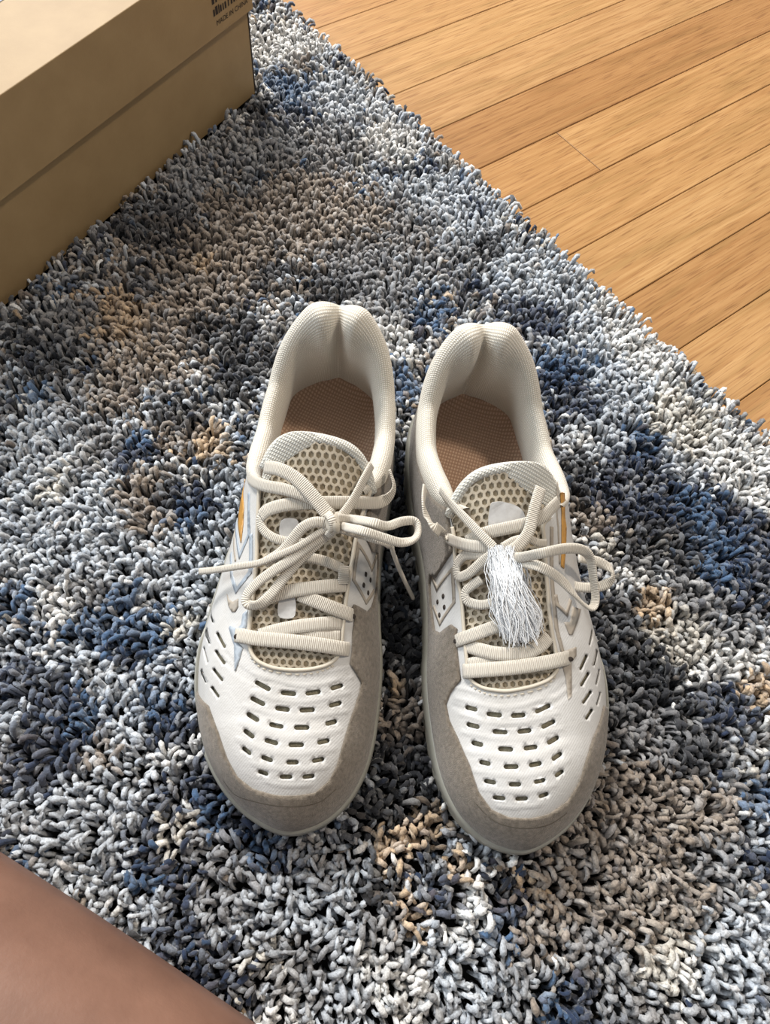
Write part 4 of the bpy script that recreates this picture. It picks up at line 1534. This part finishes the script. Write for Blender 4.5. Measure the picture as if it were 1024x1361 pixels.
# ---- image-right shoe (lateral side faces right)
SR = Shoe('athletic_shoe', (0.0347, 0.270), (0.0895, 0.0155), True,
          'worn white and grey athletic shoe with frayed white lace tassel, right of the pair')
DR = dict(
    throat=[(731, 688), (722, 698), (724, 723), (727, 776), (728.4, 795.6), (731.6, 827), (734.7, 847), (739, 869), (741, 888), (731, 902), (717, 909), (704, 913), (688, 916.5), (672, 918.5), (656, 917),
            (642, 914), (629, 906), (622, 893), (621, 878), (619, 858), (616.6, 827), (615, 803), (612.6, 785), (608, 765), (605.5, 735), (604.5, 715), (602, 700)],
    stitch=[(739, 898), (728, 910), (710, 918), (690, 923), (670, 925), (650, 923), (635, 917), (624, 909)],
    slots=slot_crop([(295, 313, 15, 60), (400, 341, 6, 72), (510, 344, -3, 68), (622, 313, -25, 80),
                     (303, 391, 14, 64), (427, 419, 4, 70), (538, 415, -6, 66), (647, 384, -26, 72),
                     (322, 473, 14, 58), (452, 497, 3, 70), (566, 490, -8, 66), (668, 456, -30, 64),
                     (357, 560, 12, 56), (477, 577, 0, 70), (588, 566, -10, 62), (686, 530, -34, 58),
                     (380, 646, 10, 58), (495, 658, 0, 58), (608, 642, -12, 56), (697, 608, -36, 50),
                     (422, 720, 6, 60), (525, 723, -2, 60), (626, 707, -18, 50)], 540, 850, 0.29297, 6.6)
    + slot_crop([(618, 640, -66, 150), (629, 785, -60, 145), (647, 938, -56, 138), (665, 1083, -58, 112)], 680, 780, c5, 5.0)
    + slot_crop([(680, 430, -80, 140), (714, 600, -78, 150), (738, 765, -78, 140), (745, 950, -74, 120)], 680, 780, c5, 3.0),
    rows=[[0, 1, 2, 3], [4, 5, 6, 7], [8, 9, 10, 11], [12, 13, 14, 15], [16, 17, 18, 19], [20, 21, 22]], short_left=True,
    suede=[(802, 938), (798, 955.5), (786, 985), (777, 1014), (768.5, 1040), (754, 1064), (730, 1081), (704, 1087), (677.7, 1086), (654, 1075.6), (636.7, 1052), (625, 1017), (609, 980),
           (598, 956.6), (594, 936), (599, 922), (613.4, 903.4), (610, 877), (607, 850), (608.7, 836), (601, 830), (587, 841), (579, 838)],
    creases=[[(759, 903), (738, 921), (715, 936)], [(764, 914), (742, 932), (722, 940)], [(602, 938), (625, 946), (648, 958)], [(655, 975), (680, 965), (705, 968)]], eyelets=[(757, 876), (608, 852)],
    suede_end=199, seam=[(634, 1066), (648, 1081), (663, 1091.7), (686.5, 1098), (710, 1098), (732, 1092), (752, 1078)],
    suede_rear=[(577, 825), (574, 800), (572.5, 775), (574, 765), (580, 768), (592, 749), (604, 731), (603, 715), (600, 704)],
    medial_lines=[([(574.5, 765), (581.5, 783), (602, 756), (604, 801), (585.5, 829), (577, 806)], 1.5)],
    medial_dots=[(589.5, 792.5), (582, 800), (591, 807), (584.5, 817.5)],
    lateral=[('gold', [(744.5, 655), (750, 655), (752.6, 701), (749.5, 756), (745.6, 753), (746.4, 682)], 0),
             ('taupe', [(733.5, 700), (735, 785), (740, 835), (748, 866)], 1.6),
             ('taupe', [(748.7, 866), (766, 859.7), (766, 872), (759.7, 880), (759.7, 925), (755, 930), (752.7, 905), (748.7, 889), (745.6, 880)], 0),
             ('taupe', [(738.6, 790), (741, 804), (753.4, 816), (758.5, 797)], 1.6),
             ('taupe', [(750, 827), (758, 827), (761, 806.6), (772, 809.7), (767.5, 827), (761, 844), (756.6, 844)], 0),
             ('taupe', [(741, 640), (742, 700), (744, 750)], 0.8)],
    pad=(0.98, -0.2), pad_d=20.0, ytop=93.0, slope=-1.5,
    worn=[(661, 607, 2.6), (666, 603, 1.8)],
    tags=[([(652, 672), (660, 667), (672, 667.5), (688, 673), (697, 683), (698, 702), (675, 705), (651, 706)], 0.9)],
    laces=[
        (6.6, 1.2, [(623, 884, 0.6), (650, 878, 1.2), (690, 868, 1.4), (727, 850, 0.6)]),
        (6.6, 1.2, [(620, 858, 0.4), (640, 864, 1.8), (665, 869, 2.4), (698, 868, 2.4), (719, 858, 2.0), (730, 846, 0.6)]),
        (6.9, 1.2, [(616, 892, 0.0), (622, 892, 2.6), (650, 890, 3.2), (685, 887, 3.2), (725, 881, 2.8), (748, 876, 2.4), (757, 874, 0.0)]),
        (6.4, 1.2, [(605, 853, 0.0), (611, 850, 2.2), (628, 844, 2.6), (645, 838, 2.4), (662, 832, 1.5)]),
        (5.0, 1.5, [(655, 737, 6), (635, 737, 5.5), (617, 739, 4.5), (608, 751, 3.5), (609, 766, 4.0), (622, 763, 5), (640, 748, 6), (655, 736, 7)]),
        (4.8, 1.5, [(640, 770, 4), (628, 778, 3), (619, 787, 2.4), (622, 799, 2.0), (640, 804, 1.6), (660, 800, 1.2)]),
        (6.0, 1.2, [(565, 648, 84, 'z', (1, -0.2, 0.3)), (563, 668, 86, 'z', (1, 0, 0.3)), (568, 688, 84, 'z', (0.9, 0.2, 0.6)), (580, 702, 84, 'z', (0.7, 0.3, 0.8)), (592, 713, 8), (608, 721, 8), (630, 726, 7), (655, 727, 6.5)]),
        (4.6, 1.5, [(586, 650, 3.0), (598, 667, 4.0), (620, 690, 6.0), (640, 711, 7.0), (657, 728, 8.0)]),
        (6.4, 1.2, [(621, 720, 2.0), (645, 709, 3.4), (675, 702, 3.8), (700, 696, 4.0), (722, 686, 4.0), (735, 674, 4.0), (742, 667, 3.0)]),
        (6.0, 1.2, [(719, 648, 3.0), (713, 668, 5.0), (708, 688, 6.0), (703, 707, 7.0), (690, 725, 8.0), (676, 733, 8)]),
        (4.0, 1.5, [(668, 727, 8), (685, 718, 7), (702, 716, 6), (715, 721, 5), (726, 722, 2)]),
        (5.0, 1.6, [(672, 740, 9), (690, 741, 10), (722, 735, 96, 'z', (0, 0.6, 1)), (752, 729, 92, 'z', (0, 0.6, 1)), (774, 731, 87, 'z', (-0.2, 0.6, 1)), (785, 743, 82, 'z', (-0.8, 0.2, 0.7)), (789, 768, 76, 'z', (-1, 0.1, 0.5)), (792, 795, 70, 'z', (-1, 0, 0.5)), (787, 808, 70, 'z', (-0.4, -0.6, 0.8)), (776, 803, 73, 'z', (0.3, -0.6, 0.8)), (762, 788, 79, 'z', (0.3, -0.4, 1)), (745, 770, 85, 'z', (0, 0.2, 1)), (720, 754, 90, 'z'), (692, 746, 9), (672, 741, 8)]),
        (5.0, 1.6, [(760, 778, 60, 'z'), (778, 781, 62, 'z', (0, 0.3, 1)), (800, 779, 64, 'z', (0.2, 0.2, 1)), (814, 770, 66, 'z', (0.7, 0.1, 0.6)), (813, 758, 68, 'z', (0.7, 0, 0.6)), (801, 749, 71, 'z', (0.3, 0.4, 0.8)), (786, 744, 74, 'z'), (770, 741, 77, 'z')]),
    ],
)

build_shoe(SL, DL)
build_shoe(SR, DR)


def tassel(sh):
    """frayed end of the lace: a brush of loose cotton strands"""
    V, Fc = [], []
    rg = random.Random(3)
    for s in range(650):
        u = rg.random()
        x0, y0 = 652 + 32 * u + rg.uniform(-3, 3), 732 + rg.uniform(-8, 10)
        e = rg.random()
        x1 = 662 + 62 * (0.35 * u + 0.65 * e) + rg.uniform(-3, 3)
        y1 = 826 + 18 * math.sin(math.pi * (x1 - 650) / 85) + rg.gauss(0, 7)
        xm, ym = (x0 + x1) / 2 + rg.uniform(-6, 6) - 2, (y0 + y1) / 2 + rg.uniform(-6, 6)
        hm = rg.uniform(2.5, 11)
        w1, w2 = rg.gauss(0, 4.5), rg.gauss(0, 6.5)
        P = []
        for (x, y, h) in ((x0, y0, rg.uniform(6, 10)), ((x0 + xm) / 2 + w1, (y0 + ym) / 2, (hm + 9) / 2 + 1), (xm, ym, hm), ((x1 + xm) / 2 + w2, (y1 + ym) / 2, hm * 0.85), (x1, y1, max(1.5, hm * 0.55))):
            p, _ = sh.lift(x, y, h)
            P.append(p)
        C = spline(np.array(P), 3)
        T = np.gradient(C, axis=0)
        T /= np.linalg.norm(T, axis=1, keepdims=True)
        r = rg.uniform(0.15, 0.34)
        b0 = len(V)
        for i in range(len(C)):
            sd = np.cross(T[i], (0, 0, 1.0))
            sd /= np.linalg.norm(sd) + 1e-9
            up = np.cross(sd, T[i])
            for k in range(3):
                a = 2 * math.pi * k / 3
                V.append(C[i] + r * (math.cos(a) * sd + math.sin(a) * up))
        for i in range(len(C) - 1):
            for k in range(3):
                k2 = (k + 1) % 3
                Fc.append((b0 + i * 3 + k, b0 + i * 3 + k2, b0 + (i + 1) * 3 + k2, b0 + (i + 1) * 3 + k))
    o = sh.mesh('lace_fray', V, Fc, M['fray'])
    o['kind'] = 'stuff'
    o['label'] = 'frayed white lace end'


tassel(SR)

# ------------------------------------------------------------------ pile (after the footprints are known)
pile()


# ------------------------------------------------------------------ the sitter's leg
def leg():
    # shin lying across the lower left corner; knee out to the left, foot under the viewer
    pts = [((-0.05, -0.62, 0.12), 0.085), ((-0.20, -0.40, 0.115), 0.080), ((-0.31, -0.20, 0.10), 0.070), ((-0.375, -0.02, 0.085), 0.058),
           ((-0.30, -0.012, 0.080), 0.055), ((-0.21, -0.043, 0.078), 0.056), ((-0.10, -0.082, 0.076), 0.056), ((0.00, -0.114, 0.068), 0.048), ((0.085, -0.165, 0.058), 0.036),
           ((0.135, -0.185, 0.052), 0.036), ((0.19, -0.225, 0.045), 0.034), ((0.235, -0.265, 0.038), 0.028)]
    me = bpy.data.meshes.new('person')
    me.from_pydata([p for p, r in pts], [(i, i + 1) for i in range(len(pts) - 1)], [])
    me.materials.append(M['skin'])
    o = bpy.data.objects.new('person', me)
    COL.objects.link(o)
    sk = o.modifiers.new('skin', 'SKIN')
    sk.use_smooth_shade = True
    for i, (p, r) in enumerate(pts):
        d = me.skin_vertices[0].data[i]
        d.radius = (r, r)
        d.use_root = i == 0
    ss = o.modifiers.new('smooth', 'SUBSURF')
    ss.levels = ss.render_levels = 2
    tag(o, 'bare brown leg of a sitting person in the lower left corner', 'person')


leg()


# ------------------------------------------------------------------ crumbs on the floor
def crumb(x, y, sx, sy, sz, mat, label):
    p = at(x, y, 0.0005)
    bm = bmesh.new()
    bmesh.ops.create_icosphere(bm, subdivisions=2, radius=1.0)
    rg = random.Random(int(x))
    for v in bm.verts:
        k = rg.uniform(0.75, 1.2)
        v.co = Vector((v.co.x * sx * k, v.co.y * sy * k, v.co.z * sz * k))
    me = bpy.data.meshes.new('crumb')
    bm.to_mesh(me)
    bm.free()
    me.materials.append(mat)
    o = bpy.data.objects.new('crumb', me)
    COL.objects.link(o)
    o.location = (p.x, p.y, sz * 0.85)
    o.rotation_euler = (0, 0, 0.6)
    tag(o, label, 'crumb')


crumb(929, 519, 0.0017, 0.0008, 0.0007, M['crumb'], 'larger dark crumb on the wooden floor by the rug edge')
crumb(944, 547, 0.0009, 0.0008, 0.0006, M['crumb'], 'tiny dark crumb on the wooden floor next to the white crumb')
crumb(962, 545, 0.0010, 0.0008, 0.0006, M['crumbw'], 'tiny white crumb on a floor joint near the rug edge')
